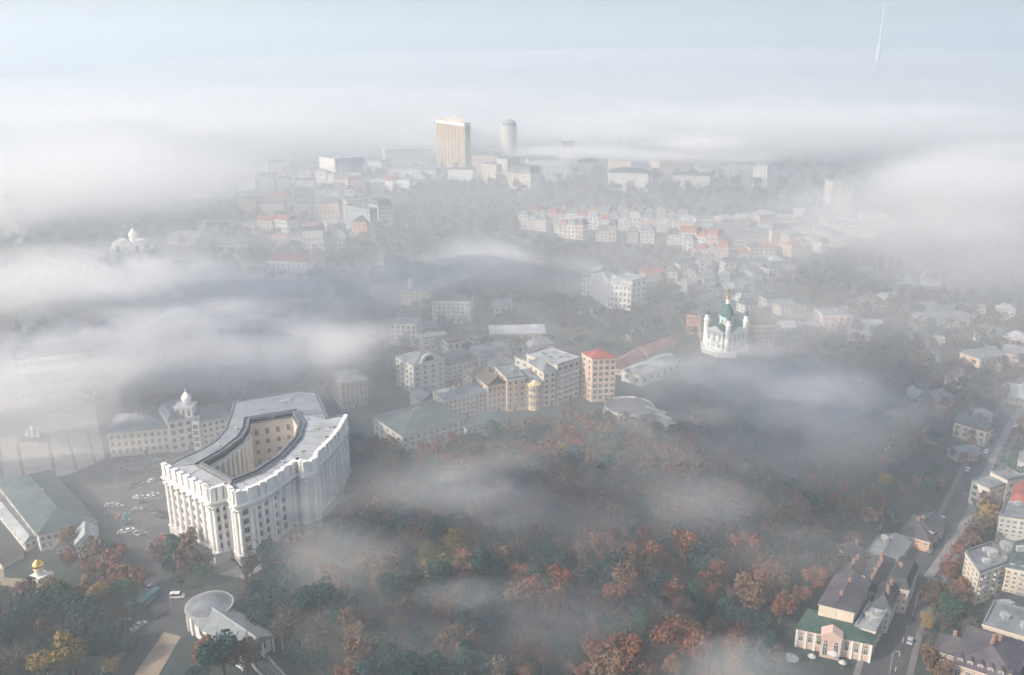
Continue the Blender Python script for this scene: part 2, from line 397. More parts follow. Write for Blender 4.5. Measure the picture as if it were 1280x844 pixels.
# ------------------------------------------------------------------ the great white crescent building
def crop_mfa(pts, z): return [P(180 + x/3.246, 460 + y/3.246, z) for x, y in pts]
def mfa():
    ZA = 33.0; ZC = 27.5
    outer = [(80, 392), (255, 482), (264, 496), (338, 474), (368, 508), (435, 487), (505, 452), (570, 405), (624, 372), (640, 388), (692, 370), (697, 345), (745, 300), (788, 248), (816, 196), (800, 180), (745, 192), (700, 88), (612, 84), (365, 126), (345, 195), (328, 240), (288, 282), (232, 318), (152, 352)]
    inner = [(240, 395), (360, 460), (450, 425), (540, 365), (610, 290), (628, 232), (602, 187), (430, 215), (425, 250), (400, 290), (330, 345)]
    o3 = crop_mfa(outer, ZA); i3 = crop_mfa(inner, ZA - 1)
    ctr = Vector((sum(p.x for p in o3)/len(o3), sum(p.y for p in o3)/len(o3), 0))
    O = [(p.x-ctr.x, p.y-ctr.y) for p in o3]; I = [(p.x-ctr.x, p.y-ctr.y) for p in i3]
    def area(l): return sum(l[i][0]*l[(i+1) % len(l)][1] - l[(i+1) % len(l)][0]*l[i][1] for i in range(len(l)))
    if area(O) < 0: O.reverse()
    if area(I) < 0: I.reverse()
    keep([(p[0]+ctr.x, p[1]+ctr.y) for p in O], 3)
    t = thing('government_building', 'huge white curved building with columns around a courtyard under a grey metal roof', 'building', ctr)
    WH = mat('white_facade', (0.74, 0.715, 0.67), 0.85, 0.15, 0.12)
    WS = mat('white_stone_trim', (0.80, 0.78, 0.74), 0.75, 0.05, 0.3)
    b = MB(); b.prism(O, 0, ZA - 2, top=False)
    b.obj('wall', WH, t)
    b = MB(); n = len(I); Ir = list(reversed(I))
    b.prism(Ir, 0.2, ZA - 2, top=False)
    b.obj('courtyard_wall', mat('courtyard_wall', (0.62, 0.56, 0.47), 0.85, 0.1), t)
    b = MB(); b.fill([I], 0.22); b.obj('courtyard_floor', ASPH, t)
    b = MB(); b.ring(offset(O, 0.9), offset(O, -0.05), 0, 4.2); b.ring(offset(O, 1.2), offset(O, -0.05), 4.2, 4.7); b.obj('plinth', mat('plinth_granite', (0.52, 0.50, 0.47), 0.85, 0.1), t)
    b = MB()
    for d, z0, z1 in ((0.35, ZC-2.2, ZC-1.2), (0.8, ZC-1.2, ZC-0.6), (1.5, ZC-0.6, ZC), (1.15, ZC, ZC+0.5)): b.ring(offset(O, d), offset(O, -0.06), z0, z1)
    b.obj('cornice', WS, t)
    def arc(outer, inn, idx, z0, z1):
        b = MB(); vs = [(*l[i], z) for i in idx for l in (outer, inn) for z in (z0, z1)]; m = len(idx); fs = [(0, 1, 3, 2), tuple(4*(m-1)+q for q in (0, 2, 3, 1))]
        for j in range(m-1):
            a = 4*j; c_ = 4*(j+1); fs += [(a, c_, c_+1, a+1), (c_+2, a+2, a+3, c_+3), (a+1, c_+1, c_+3, a+3), (c_, a, a+2, c_+2)]
        b.add(vs, fs); return b
    FR = list(range(0, 15))
    arc(offset(O, 0.3), offset(O, -0.8), FR, ZC + 0.5, ZA - 0.7).obj('attic_parapet', WS, t)
    arc(offset(O, 0.6), offset(O, -0.95), FR, ZA - 0.7, ZA).obj('attic_coping', WS, t)
    BK = list(range(14, len(O))) + [0]
    arc(offset(O, 0.5), offset(O, -0.6), BK, ZA - 2.4, ZA - 1.35).obj('eave', mat('parapet_lead', (0.15, 0.16, 0.175), 0.6, 0.1), t)
    # roof: a ring sloping gently from the parapet to the courtyard
    Oi = offset(O, -0.9); Io = offset(I, 0.6)
    tris = tessellate_polygon([[Vector((*p, 0)) for p in Oi], [Vector((*p, 0)) for p in Io]])
    pts = [(*p, ZA - 1.6) for p in Oi] + [(*p, ZA - 0.6) for p in Io]
    fs = []
    for tr in tris:
        a, c, d = (Vector(pts[i]) for i in tr); fs.append(tr if (c-a).cross(d-a).z > 0 else tuple(reversed(tr)))
    b = MB()
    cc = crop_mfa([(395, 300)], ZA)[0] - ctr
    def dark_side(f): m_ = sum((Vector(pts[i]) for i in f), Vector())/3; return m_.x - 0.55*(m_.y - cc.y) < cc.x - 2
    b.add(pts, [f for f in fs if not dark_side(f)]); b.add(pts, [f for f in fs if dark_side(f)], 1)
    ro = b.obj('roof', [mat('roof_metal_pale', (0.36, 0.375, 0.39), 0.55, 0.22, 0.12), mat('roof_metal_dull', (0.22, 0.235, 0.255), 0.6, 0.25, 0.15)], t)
    # standing ribs on the roof
    rib = mat('roof_rib', (0.20, 0.215, 0.235), 0.5, 0.05)
    for i in range(len(I)):
        p0, p1 = Vector(I[i]), Vector(I[(i+1) % len(I)]); L = (p1-p0).length; e = (p1-p0)/max(L, .01); nn = Vector((e.y, -e.x))
        for k in range(max(1, int(L/5))):
            s = p0 + e*(L*(k+0.5)/max(1, int(L/5))) + nn*0.8
            best = None
            for j in range(len(O)):                                   # march to the outer parapet
                q0, q1 = Vector(Oi[j]), Vector(Oi[(j+1) % len(Oi)]); d = q1-q0; den = nn.x*d.y - nn.y*d.x
                if abs(den) < 1e-6: continue
                w = q0 - s; tt = (w.x*d.y - w.y*d.x)/den; uu = (w.x*nn.y - w.y*nn.x)/den
                if tt > 0 and 0 <= uu <= 1 and (best is None or tt < best): best = tt
            if best and 2 < best < 22:
                en = s + nn*(best-0.2); rb = MB(); rb.tube((s.x, s.y, ZA-0.62), (en.x, en.y, ZA-1.58), 0.13, 0.13, 4); rb.obj('roof_rib', rib, ro)
    b = MB(); b.ring(offset(I, 0.9), offset(I, 0.05), ZA - 0.9, ZA + 0.5); b.ring(offset(I, 1.2), offset(I, -0.25), ZA - 2.6, ZA - 1.9)
    b.obj('courtyard_parapet', mat('parapet_lead', (0.15, 0.16, 0.175), 0.6, 0.1), t)
    b = MB(); b.ring(offset(I, 2.9), offset(I, 2.6), ZA - 0.6, ZA + 0.25); b.obj('roof_gutter', mat('parapet_lead', (0.15,0.16,0.175)), ro)
    # columns and windows bay by bay on the faces one sees
    cm = {}
    def colmesh(r, h):
        k = (r, h)
        if k not in cm:
            c = MB(); c.box((0, 0, 0), (2.6*r, 2.6*r, 0.5)); c.lathe([(r*1.1, 0.5), (r, 0.9), (r*0.98, h*0.4), (r*0.86, h-1.3), (r*1.0, h-1.2), (r*1.25, h-0.5)], seg=14); c.box((0, 0, h-0.5), (2.7*r, 2.7*r, 0.5))
            cm[k] = c.mesh('column', WS)
        return cm[k]
    budget = [84]
    for i in range(len(O)):
        p0, p1 = Vector(O[i]), Vector(O[(i+1) % len(O)]); L = (p1-p0).length; e = (p1-p0)/L; nn = Vector((e.y, -e.x)); a = math.atan2(e.y, e.x)
        mid = Vector(((p0.x+p1.x)/2 + ctr.x, (p0.y+p1.y)/2 + ctr.y))
        if not facing(mid, nn, -0.12) or L < 2.4: continue
        nb = max(1, round(L/4.6))
        if L < 3.6:
            link('column', colmesh(0.85, ZC-6.6), t, (mid.x-ctr.x+nn.x*0.35, mid.y-ctr.y+nn.y*0.35, 4.5), a)
        for k in range(nb + 1):
            s = L*k/nb; s = min(max(s, 0.9), L-0.9); q = p0 + e*s + nn*0.35
            link('column', colmesh(0.85, ZC-6.6), t, (q.x, q.y, 4.5), a)
            pb = MB(); pb.box((0, 0, 0), (2.0, 1.5, ZA-ZC+0.1)); pb.box((0, 0, ZA-ZC+0.1), (2.4, 1.9, 0.35)); 
            link('attic_pier', pb.mesh('attic_pier', WS), t, (q.x, q.y, ZC + 0.5), a)
        blank = (i == 2 or (L < 5 and nb == 1))
        for k in range(nb):
            if L < 3.2: break
            s = L*(k+0.5)/nb
            for f in range(5):
                q = p0 + e*s + nn*0.04; z = 7.0 + f*4.1
                if budget[0] > 0:
                    budget[0] -= 1
                    wb = win_mesh(2.1 if nb*4 < L*1.2 else 1.7, 2.3, fr=mat('win_stone', (0.66, 0.63, 0.58), 0.8, 0.0))
                    link('window', wb, t, (q.x, q.y, z), a)
    # courtyard: windows on the far wall, columns along the concave one
    k_ = 0
    for i in range(len(Ir)):
        p0, p1 = Ir[i], Ir[(i+1) % len(Ir)]; L = (Vector(p1)-Vector(p0)).length
        v0 = Vector(p0); e = (Vector(p1)-v0)/L; nn = Vector((e.y, -e.x)); mid = Vector(((p0[0]+p1[0])/2+ctr.x, (p0[1]+p1[1])/2+ctr.y))
        if not facing(mid, nn, 0.2): continue
        if L > 18 and k_ == 0:
            for r in range(4):
                for c in range(4):
                    q = v0 + e*(L*(c+0.5)/4) + nn*0.04
                    link('window', win_mesh(1.7, 3.0 if r == 3 else 2.2), t, (q.x, q.y, 10 + r*5.2), math.atan2(e.y, e.x)); 
            k_ = 1
        else:
            for c in range(max(1, int(L/3.2))):
                q = v0 + e*(L*(c+0.5)/max(1, int(L/3.2))) + nn*0.5
                link('column', colmesh(0.8, ZA-4.0), t, (q.x, q.y, 0.25))
    # small roof plant
    for px, py in ((225, 370), (640, 330), (700, 240), (560, 130), (180, 385), (300, 310), (370, 240), (470, 160), (520, 190), (590, 120), (660, 200), (730, 270), (560, 375), (760, 230)):
        q = crop_mfa([(px, py)], ZA)[0] - ctr; rb = MB(); rb.box((0, 0, 0), (1.6, 1.2, 1.1)); rb.box((0, 0, 1.1), (1.8, 1.4, 0.12))
        rb.obj('roof_vent', mat('hut_paint', (0.34, 0.35, 0.35), 0.7, 0.2), ro, (q.x, q.y, ZA - 1.6))
mfa()

# ------------------------------------------------------------------ domed church on its terrace
def onion(b, c, r, h, mi=0, seg=16):
    b.lathe([(r*0.8, 0), (r*1.02, h*0.16), (r*1.08, h*0.3), (r*0.95, h*0.45), (r*0.62, h*0.62), (r*0.3, h*0.74), (r*0.2, h*0.8)], c, seg, mi)
def cross(b, c, s, mi=0):
    b.box((c[0], c[1], c[2]), (s*0.12, s*0.12, s), mi=mi); b.box((c[0], c[1], c[2]+s*0.6), (s*0.55, s*0.12, s*0.12), mi=mi)
GOLDD = mat('old_gilding', (0.36, 0.26, 0.11), 0.6, 0.0, metal=0.5)
def church():
    p = P(905, 438); t = thing('domed_church', 'pale turquoise and white church with green domes and gold crosses on a walled terrace', 'church', p, R(38))
    keep([(p.x-20, p.y-20), (p.x+20, p.y-20), (p.x+20, p.y+20), (p.x-20, p.y+20)], 2)
    M1 = mat('church_wall', (0.52, 0.63, 0.62), 0.85, 0.10); M2 = mat('church_trim', (0.78, 0.775, 0.75), 0.8, 0.04); G = mat('dome_green', (0.045, 0.12, 0.11), 0.5, 0.2, 0.5)
    b = MB(); oc = [(17*math.cos(R(22.5+45*k)), 17*math.sin(R(22.5+45*k))) for k in range(8)]
    b.prism(oc, 0, 3.2); b.obj('terrace', mat('terrace_stone', (0.5, 0.5, 0.47), 0.85, 0.12), t)
    b = MB(); b.ring(offset(oc, 0.2), offset(oc, -0.4), 3.2, 4.3); b.obj('balustrade', M2, t)
    b = MB()
    for w, d in ((14.5, 23), (23, 14.5)):
        b.box((0, 0, 3.2), (w, d, 13.5 if w < d else 13.3))
    b.box((0, 0, 3.2), (18.6, 18.6, 12.6)); b.obj('wall', M1, t)
    b = MB()
    for w, d, z in ((15.3, 23.8, 0), (23.8, 15.3, 0.02), (19.4, 19.4, -.7)): b.box((0, 0, 15.9+z), (w, d, 0.9)); b.box((0, 0, 9.4+z), (w-0.5, d-0.5, 0.35))
    b.obj('cornice', M2, t)
    b = MB()
    for s in (-1, 1):
        for ang in (0, 90):
            m = Matrix.Rotation(R(ang), 3, 'Z'); vs = [m @ Vector(v) for v in ((-7, s*11.2, 16.8), (7, s*11.2, 16.8), (0, s*11.2, 20.6), (-7, s*4, 16.8), (7, s*4, 16.8), (0, s*4, 20.6))]
            b.add(vs, [(0, 1, 2), (2, 1, 4, 5), (0, 2, 5, 3)], 0)
    b.obj('pediment_roof', [G], t)
    for s in (-1, 1):
        for ang in (0, 90):
            m = Matrix.Rotation(R(ang), 3, 'Z'); pb = MB(); vs = [m @ Vector(v) for v in ((-6.2, s*11.62, 16.9), (6.2, s*11.62, 16.9), (0, s*11.62, 20.2), (-6.2, s*11.1, 16.9), (6.2, s*11.1, 16.9), (0, s*11.1, 20.2))]
            pb.add(vs, [(0, 1, 2), (5, 4, 3), (1, 4, 5, 2), (0, 2, 5, 3)]); pb.obj('pediment', M2, t)
    for i in range(4):                                                   # pilasters and tall windows of each arm
        a = R(90*i); c, s = math.cos(a), math.sin(a)
        def at(x, y, z): return (x*c - y*s, x*s + y*c, z)
        for x in (-6.6, -2.6, 2.6, 6.6):
            pb = MB(); pb.box((0, 0, 0), (1.0, 0.6, 12.6)); link('pilaster', pb.mesh('pilaster', M2), t, at(x, -11.6, 3.2), a)
        for x in (-4.6, 0, 4.6):
            link('window', win_mesh(1.5, 3.6, True, M2), t, at(x, -11.55, 12.2-0.6), a); link('window', win_mesh(1.3, 1.8, False, M2), t, at(x, -11.55, 6.3), a)
    b = MB(); b.lathe([(4.5, 15.9), (4.5, 24.2), (5.1, 24.3), (5.1, 25.0), (4.3, 25.2)], seg=24); dr = b.obj('drum', M1, t)
    for k in range(8):
        a = R(45*k); link('window', win_mesh(1.5, 3.6, True, M2), dr, (4.48*math.sin(a), -4.48*math.cos(a), 20.6), a)
    b = MB(); b.lathe([(4.5, 25.0), (4.7, 26.0), (4.4, 28.0), (3.6, 30.2), (2.3, 32.2), (1.4, 33.4), (1.2, 33.9)], seg=24); dm = b.obj('dome', G, t)
    b = MB(); b.lathe([(1.2, 33.8), (1.2, 36.4), (1.5, 36.5), (1.5, 36.9)], seg=12); b.obj('lantern', M2, dm)
    b = MB(); onion(b, (0, 0, 36.9), 1.2, 3.8); cross(b, (0, 0, 40.0), 4.4); b.obj('gilded_cross', GOLDD, dm)
    for sx in (-1, 1):
        for sy in (-1, 1):
            q = (sx*9.3, sy*9.3)
            b = MB(); b.lathe([(1.7, 3.2), (1.7, 21.8), (2.1, 22.0), (2.1, 22.6), (1.5, 22.9), (1.2, 25.6), (1.5, 25.8)], (*q, 0), 14); tw = b.obj('corner_turret', M2, t)
            b = MB(); onion(b, (*q, 25.8), 1.5, 4.8, seg=14); cb = b.obj('small_dome', G, tw)
            b = MB(); b.lathe([(0.45, 0), (0.25, 1.2)], (*q, 29.9), 8); cross(b, (*q, 30.8), 2.8); b.obj('gilded_cross', GOLDD, tw)
church()

# ------------------------------------------------------------------ far towers
def slab_tower(name, label, A, B, D, top, wall, fins, crown=True, finm=None, rows=26):
    q = quad(A, B, D); h = height_at(q[0], top); ctr = sum(q, Vector())/4; Q = [(p.x-ctr.x, p.y-ctr.y) for p in q]; keep([(p.x, p.y) for p in q], 4)
    t = thing(name, label, 'tower', ctr)
    b = MB(); b.prism(Q, 0, h); b.obj('wall', wall, t)
    b = MB(); b.ring(offset(Q, 0.9), offset(Q, -0.5), h-4.5, h+1.0); b.obj('parapet', STONE, t)
    for i in (0, 1, 3):
        p0, p1 = Vector(Q[i]), Vector(Q[(i+1) % 4]); e = (p1-p0).normalized(); L = (p1-p0).length; n = Vector((e.y, -e.x)); a = math.atan2(e.y, e.x)
        if not facing(Vector((ctr.x+(p0.x+p1.x)/2, ctr.y+(p0.y+p1.y)/2)), n): continue
        nf = fins if i == 0 else max(2, int(fins*L/(Vector(Q[1])-Vector(Q[0])).length))
        fb = MB(); fb.box((0, -0.5, 6), (1.1, 1.6, h-10)); fm = fb.mesh('fin', finm or STONE)
        gb = MB(); gb.box((0, 0, 6), (L/nf*0.45, 0.25, h-10.6))
        sl = mat('strip_glazing', (0.16, 0.14, 0.12), 0.35, 0.25, 0.35, spec=0.5)
        gm = gb.mesh('window_strip', sl)
        for k in range(nf+1):
            s = L*k/nf; link('fin', fm, t, (p0.x+e.x*s, p0.y+e.y*s, 0), a)
            if k < nf: s = L*(k+0.5)/nf; link('window_strip', gm, t, (p0.x+e.x*s+n.x*0.2, p0.y+e.y*s+n.y*0.2, 0), a)
        bb = MB(); bb.box((0, 0, 0), (L, 0.5, 0.5)); bm_ = bb.mesh('floor_band', finm or STONE); m_ = (p0+p1)/2
        for r in range(rows): link('floor_band', bm_, t, (m_.x+n.x*0.32, m_.y+n.y*0.32, 7 + (h-12)*r/rows), a)
    if crown:
        for k, (s, u, w, hh) in enumerate(((0.38, .5, 9, 7), (0.55, .5, 11, 10), (0.75, .5, 7, 6))):
            p = Vector(Q[0]) + (Vector(Q[1])-Vector(Q[0]))*s + (Vector(Q[3])-Vector(Q[0]))*u; b = MB(); b.box((0, 0, 0), (w, 8, hh)); b.box((0, 0, hh), (w*0.5, 3, 2)); b.obj('roof_plant_room', STONE, t, (p.x, p.y, h))
    return t
slab_tower('office_tower', 'tall golden office tower with vertical white ribs standing above the far fog', (547, 206), (581, 214), (554, 203), 150, mat('tower_gold', (0.62, 0.43, 0.23), 0.7, 0.05), 8, finm=mat('tower_fin', (0.68, 0.55, 0.38), 0.7, 0.04))
def round_tower():
    p = P(636, 207); h = height_at(p, 152); r = 9.5*(P(637, 207)-P(636, 207)).length
    t = thing('round_tower', 'slim round pale tower with a dark cap behind the golden tower', 'tower', p)
    b = MB(); b.lathe([(r, 0), (r, h*0.93)], seg=28); b.obj('wall', mat('wall_rt', (0.66, 0.62, 0.56), 0.8, 0.05), t)
    b = MB(); b.lathe([(r*1.06, h*0.93), (r*1.06, h*0.97), (r*0.8, h), (r*0.6, h*1.04)], seg=28); b.obj('cap', rmat('lightgrey'), t)
    b = MB(); b.box((0, 0, 4), (2.2, 0.8, h*0.86)); fm = b.mesh('fin', STONE)
    for k in range(18): a = R(20*k); link('fin', fm, t, (r*math.sin(a), -r*math.cos(a), 0), a)
    b = MB(); b.lathe([(r*1.012, 0), (r*1.012, 1.6)], seg=28); bm_ = b.mesh('floor_band', mat('band_dark', (0.40, 0.38, 0.36), 0.5, 0.0))
    for k in range(15): link('floor_band', bm_, t, (0, 0, 8 + k*h*0.85/15))
round_tower()
def tv_tower():
    Y = 3300.0; u = (1097.5 - 640)/F_PX; base = P(1098, 62); 
    X = u*(Y*CP + (HC-200)*SP)/1.0 if False else u * Y / CP * (1/(1 + 0))
    # point on the ray through (1098,70) at distance Y
    v = (70-422)/F_PX; t_ = Y/(CP - v*SP); X = t_*u
    t = thing('broadcast_tower', 'tall thin white lattice mast rising out of the fog at the horizon', 'tower', (X, Y, 0))
    m = mat('mast_paint', (0.6, 0.6, 0.6), 0.6, 0.0)
    prof = [(22, 0), (15, 60), (10, 120), (7, 176), (6.5, 180)]
    b = MB(); sg = 8
    for (r0, z0), (r1, z1) in zip(prof, prof[1:]):
        n = max(1, int((z1-z0)/24))
        for j in range(n):
            za, zb = z0+(z1-z0)*j/n, z0+(z1-z0)*(j+1)/n; ra, rb = r0+(r1-r0)*j/n, r0+(r1-r0)*(j+1)/n
            for k in range(sg):
                a0, a1 = 2*math.pi*k/sg, 2*math.pi*(k+1)/sg; q = lambda r, a, z: (r*math.cos(a), r*math.sin(a), z)
                b.tube(q(ra, a0, za), q(rb, a0, zb), .8, .8, 5); b.tube(q(ra, a0, za), q(rb, a1, zb), .5, .5, 4); b.tube(q(ra, a1, za), q(rb, a0, zb), .5, .5, 4)
    b.obj('lattice_base', m, t)
    b = MB(); b.lathe([(6, 150), (8.5, 164), (8.8, 190), (6, 202), (5, 214)], seg=16); b.obj('equipment_cabin', m, t)
    b = MB(); b.lathe([(4.4, 210), (4.0, 250), (5.0, 254), (4.8, 262), (3.4, 266), (2.8, 312)], seg=12); b.obj('shaft', m, t)
    b = MB(); b.lathe([(3, 310), (2.4, 345), (1.2, 346), (0.8, 385)], seg=8); b.obj('antenna', mat('antenna_paint', (0.7, 0.4, 0.36), 0.6, 0.0), t)
tv_tower()

# ------------------------------------------------------------------ monument on the square
def monument():
    p = P(42, 549); t = thing('marble_monument', 'white marble statue group on a stepped plinth in the misty paved square', 'monument', p)
    m = mat('marble', (0.78, 0.77, 0.75), 0.6, 0.05)
    b = MB()
    for i, w in enumerate((14, 11, 8.5)): b.box((0, 0, 0.06+i*0.5), (w, w*0.6, 0.5))
    b.obj('step', mat('monument_granite', (0.2, 0.2, 0.2), 0.7, 0.1), t)
    for x, w, h in ((0, 2.6, 2.6), (-3.1, 1.9, 1.7), (3.1, 1.9, 1.7)):
        b = MB(); b.box((x, 0, 1.56), (w, 1.9, h)); b.obj('pedestal', m, t)
        z = 1.56 + h; s = 3.6 if x == 0 else 2.4
        b = MB(); b.lathe([(s*0.22, 0), (s*0.2, s*0.3), (s*0.13, s*0.55), (s*0.17, s*0.74), (s*0.15, s*0.8), (s*0.05, s*0.83), (s*0.075, s*0.9), (s*0.06, s*0.97), (s*0.01, s)], (x, 0, z), 12)
        b.tube((x+s*0.15, 0, z+s*0.75), (x+s*0.3, -s*0.12, z+s*0.45), s*0.05, s*0.035); b.tube((x-s*0.15, 0, z+s*0.75), (x-s*0.26, -s*0.1, z+s*0.5), s*0.05, s*0.035)
        b.obj('statue', m, t)
monument()

# ------------------------------------------------------------------ gold-domed gate church, lower corner
def gate_chapel():
    p = P(54, 742); t = thing('gate_chapel', 'small white gate chapel with one gold dome above an arched gateway', 'chapel', p, R(-28))
    keep([(p.x-6, p.y-6), (p.x+9, p.y-6), (p.x+9, p.y+8), (p.x-6, p.y+8)], 1)
    w = mat('chapel_wall', (0.72, 0.68, 0.62), 0.8, 0.06)
    b = MB(); b.box((0, 0, 0), (5, 5, 8)); b.obj('wall', w, t)
    b = MB(); b.box((0, 0, 8), (5.6, 5.6, 0.5)); b.box((0, 0, 3.8), (5.3, 5.3, 0.3)); b.obj('cornice', STONE, t)
    b = MB(); b.lathe([(1.6, 8.5), (1.6, 11), (1.9, 11.1), (1.9, 11.4)], seg=14); b.obj('drum', w, t)
    b = MB(); onion(b, (0, 0, 11.4), 2.0, 4.6); b.lathe([(0.35, 0), (0.2, 1.0)], (0, 0, 15), 8); cross(b, (0, 0, 15.6), 2.0); b.obj('dome', GOLD, t)
    for a in (0, -90): link('window', win_mesh(1.2, 2.4, True, STONE), t, (0 if a == 0 else -2.54, -2.54 if a == 0 else 0, 5.6), R(a))
    b = MB(); n = 10
    for k in range(n):
        a0, a1 = math.pi*k/n, math.pi*(k+1)/n; q = lambda r, a, y: (7.2 - r*math.cos(a), y, 3 + r*math.sin(a))
        vs = [q(r, a, y) for a in (a0, a1) for r in (3.0, 4.0) for y in (-1.6, 1.6)]
        b.add(vs, [(0, 4, 6, 2), (1, 3, 7, 5), (2, 6, 7, 3), (0, 1, 5, 4)])
    for x in (7.2-3.5, 7.2+3.5): b.box((x, 0, 0), (1.0, 3.2, 3.0))
    b.obj('gate_arch', w, t)
    b = MB()
    for k in range(n):
        a0, a1 = math.pi*k/n, math.pi*(k+1)/n; q = lambda r, a, y: (7.2 - r*math.cos(a), y, 3 + r*math.sin(a))
        b.add([q(4.02, a0, -1.9), q(4.02, a1, -1.9), q(4.02, a1, 1.9), q(4.02, a0, 1.9), q(4.25, a0, -1.9), q(4.25, a1, -1.9), q(4.25, a1, 1.9), q(4.25, a0, 1.9)], [(4, 5, 6, 7), (0, 1, 5, 4), (3, 7, 6, 2)])
    b.obj('arch_roof', rmat('red'), t)
gate_chapel()

# ------------------------------------------------------------------ station with the rounded end, bottom edge
def station():
    a = P(262, 762, 8); e = P(318, 800, 8); ax = (e-a); ax.z = 0; L = ax.length; ang = math.atan2(ax.y, ax.x)
    c = Vector((a.x, a.y, 0)); t = thing('funicular_station', 'low station hall with a grey rounded end roof and a long lean glazed hall', 'station', c, ang)
    WHT = mat('station_wall', (0.68, 0.67, 0.64), 0.8, 0.08); RF = rmat('grey'); RP = mat('roof_pale_station', (0.20, 0.22, 0.23), 0.6, 0.25, 0.3)
    W = 8.5
    def wpt(x, y): return (c.x + x*math.cos(ang) - y*math.sin(ang), c.y + x*math.sin(ang) + y*math.cos(ang))
    keep([wpt(-9, -8), wpt(L+2, -8), wpt(L+2, 8), wpt(-9, 8)], 1)
    b = MB(); b.box((L/2, 0, 0), (L, W*1.5, 6.6)); b.obj('hall_wall', WHT, t)
    b = MB(); vs = [(0, -W*0.85, 6.4), (L+1.6, -W*0.85, 6.4), (L+1.6, 0, 9.6), (0, 0, 9.6), (L+1.6, W*0.85, 6.4), (0, W*0.85, 6.4)]
    b.add(vs, [(0, 1, 2, 3), (3, 2, 4, 5), (1, 4, 2), (0, 3, 5), (0, 5, 4, 1)]); b.obj('hall_roof', RP, t)
    b = MB(); b.box((L/2, 0, 9.45), (L+1.4, 0.6, 0.35)); b.obj('roof_ridge', mat('rotunda_lead', (0.33, 0.34, 0.345)), t)
    b = MB(); b.lathe([(7.6, 0), (7.6, 7.6)], (-2.5, 1.5, 0), 28); ro = b.obj('rotunda_wall', WHT, t)
    b = MB(); b.lathe([(8.4, 7.6), (8.4, 8.2), (7.9, 8.35), (4.8, 9.6), (2.6, 10.5), (0.5, 11.0)], (-2.5, 1.5, 0), 28); b.obj('rotunda_roof', RF, t)
    b = MB(); b.lathe([(8.55, 7.4), (8.55, 8.32), (8.35, 8.32)], (-2.5, 1.5, 0), 28); b.obj('rotunda_parapet', mat('rotunda_lead', (0.33, 0.34, 0.345), 0.7, 0.2), t)
    for k in range(8):
        aa = R(150 + 25*k); q = (-2.5 + 8.0*math.cos(aa), 1.5 + 8.0*math.sin(aa)); cb = MB(); cb.box((0, 0, 0), (1.0, 0.7, 7.4)); link('pilaster', cb.mesh('pilaster', STONE), t, (*q, 0), aa + math.pi/2)
    for k in range(5):
        link('window', win_mesh(2.0, 3.2, False, STONE), t, (2.0 + (L-3)*(k+0.4)/5, -W*0.75 - 0.05, 3.9))
    for k in range(2): link('window', win_mesh(2.2, 3.2, False, STONE), t, (L + 0.05, -3 + k*6, 3.9), R(90))
    for y in (-6.4, -2.2, 2.2, 6.4): 
        b = MB(); b.box((0, 0, 0), (0.6, 0.6, 6.4)); link('porch_post', b.mesh('porch_post', STONE), t, (L + 1.2, y, 0))
    # the track down the slope and its rails
    tr = thing('track_bed', 'pair of pale track edges running down behind the station hall', 'track', (*wpt(L+2, 0), 0), ang - R(10))
    b = MB(); b.box((20, 0, 0.02), (40, 5.6, 0.25)); b.obj('bed', mat('ballast', (0.11, 0.11, 0.11), 0.95, 0.25, 1.0), tr)
    for y in (-2.9, 2.9): b = MB(); b.box((20, y, 0), (40, 0.35, 1.3)); b.obj('parapet', GRANITE, tr)
    for y in (-1.1, 1.1): b = MB(); b.box((20, y, 0.27), (40, 0.12, 0.16)); b.obj('rail', mat('rail_steel', (0.35, 0.35, 0.36), 0.4, 0.1, metal=0.6), tr)
    keep([wpt(L+2, -6), wpt(L+44, -14), wpt(L+44, 2), wpt(L+2, 6)], 0.5)
station()
# ------------------------------------------------------------------ the middle blocks
H = house
def arch_gable(t, Q, h, edge=0, w=5.5, m='pale'):
    p0, p1 = Vector(Q[edge]), Vector(Q[edge+1]); e = (p1-p0).normalized(); a = math.atan2(e.y, e.x); mid = (p0+p1)/2
    b = MB(); vs = []; n = 12
    for y in (-0.3, 0.6):
        vs += [(-w, y, 0), (w, y, 0)] + [(w*math.cos(x), y, w*0.95*math.sin(x) + 0.4) for x in np.linspace(0, math.pi, n)]
    k = n + 2; b.add(vs, [(0, 1, *range(2, k)), tuple(reversed((k, k+1, *range(k+2, 2*k))))] + [(i, k+i, k+(i+1) % k if i+1 < k else k, (i+1) % k) for i in range(k)])
    o = b.obj('arched_gable', wmat(m), t, (mid.x, mid.y, h)); o.rotation_euler[2] = a
    b = MB(); b.add([(0, -0.36, 1.0)] + [(w*0.6*math.cos(x), -0.36, 1.0 + w*0.55*math.sin(x)) for x in np.linspace(0, math.pi, 10)], [(0, i+1, i) for i in range(1, 10)])
    b.obj('arched_window', GLASS, o)
t, c, Q, h = H('corner_block', 'pale corner block with an arched gable over its front, beside the dense fog bank', (518, 494), (556, 485), (496, 481), 457, 'pale', 'grey', 'hip', 4, 5, 4, 4, chim=2, balc=1)
arch_gable(t, Q, h)
H('apartment_house', 'pale grey apartment house with dark roof and dormers beside the arched gable block', (560, 477), (596, 468), 15, 458, 'grey', 'teal', 'mansard', 4, 3, 6, 3, chim=2, dormers=4, balc=2)
H('apartment_house', 'long pale grey apartment house with a row of dormers behind the cream terrace', (599, 468), (640, 457), 15, 449, 'grey', 'grey', 'mansard', 4, 3, 7, 3, chim=3, dormers=5, balc=3)
H('cream_terrace', 'long cream four-storey terrace with many windows behind the green-grey hall', (556, 528), (609, 516), 15, 500, 'cream', 'grey', 'hip', 3.5, 4, 10, 3, chim=4, balc=3)
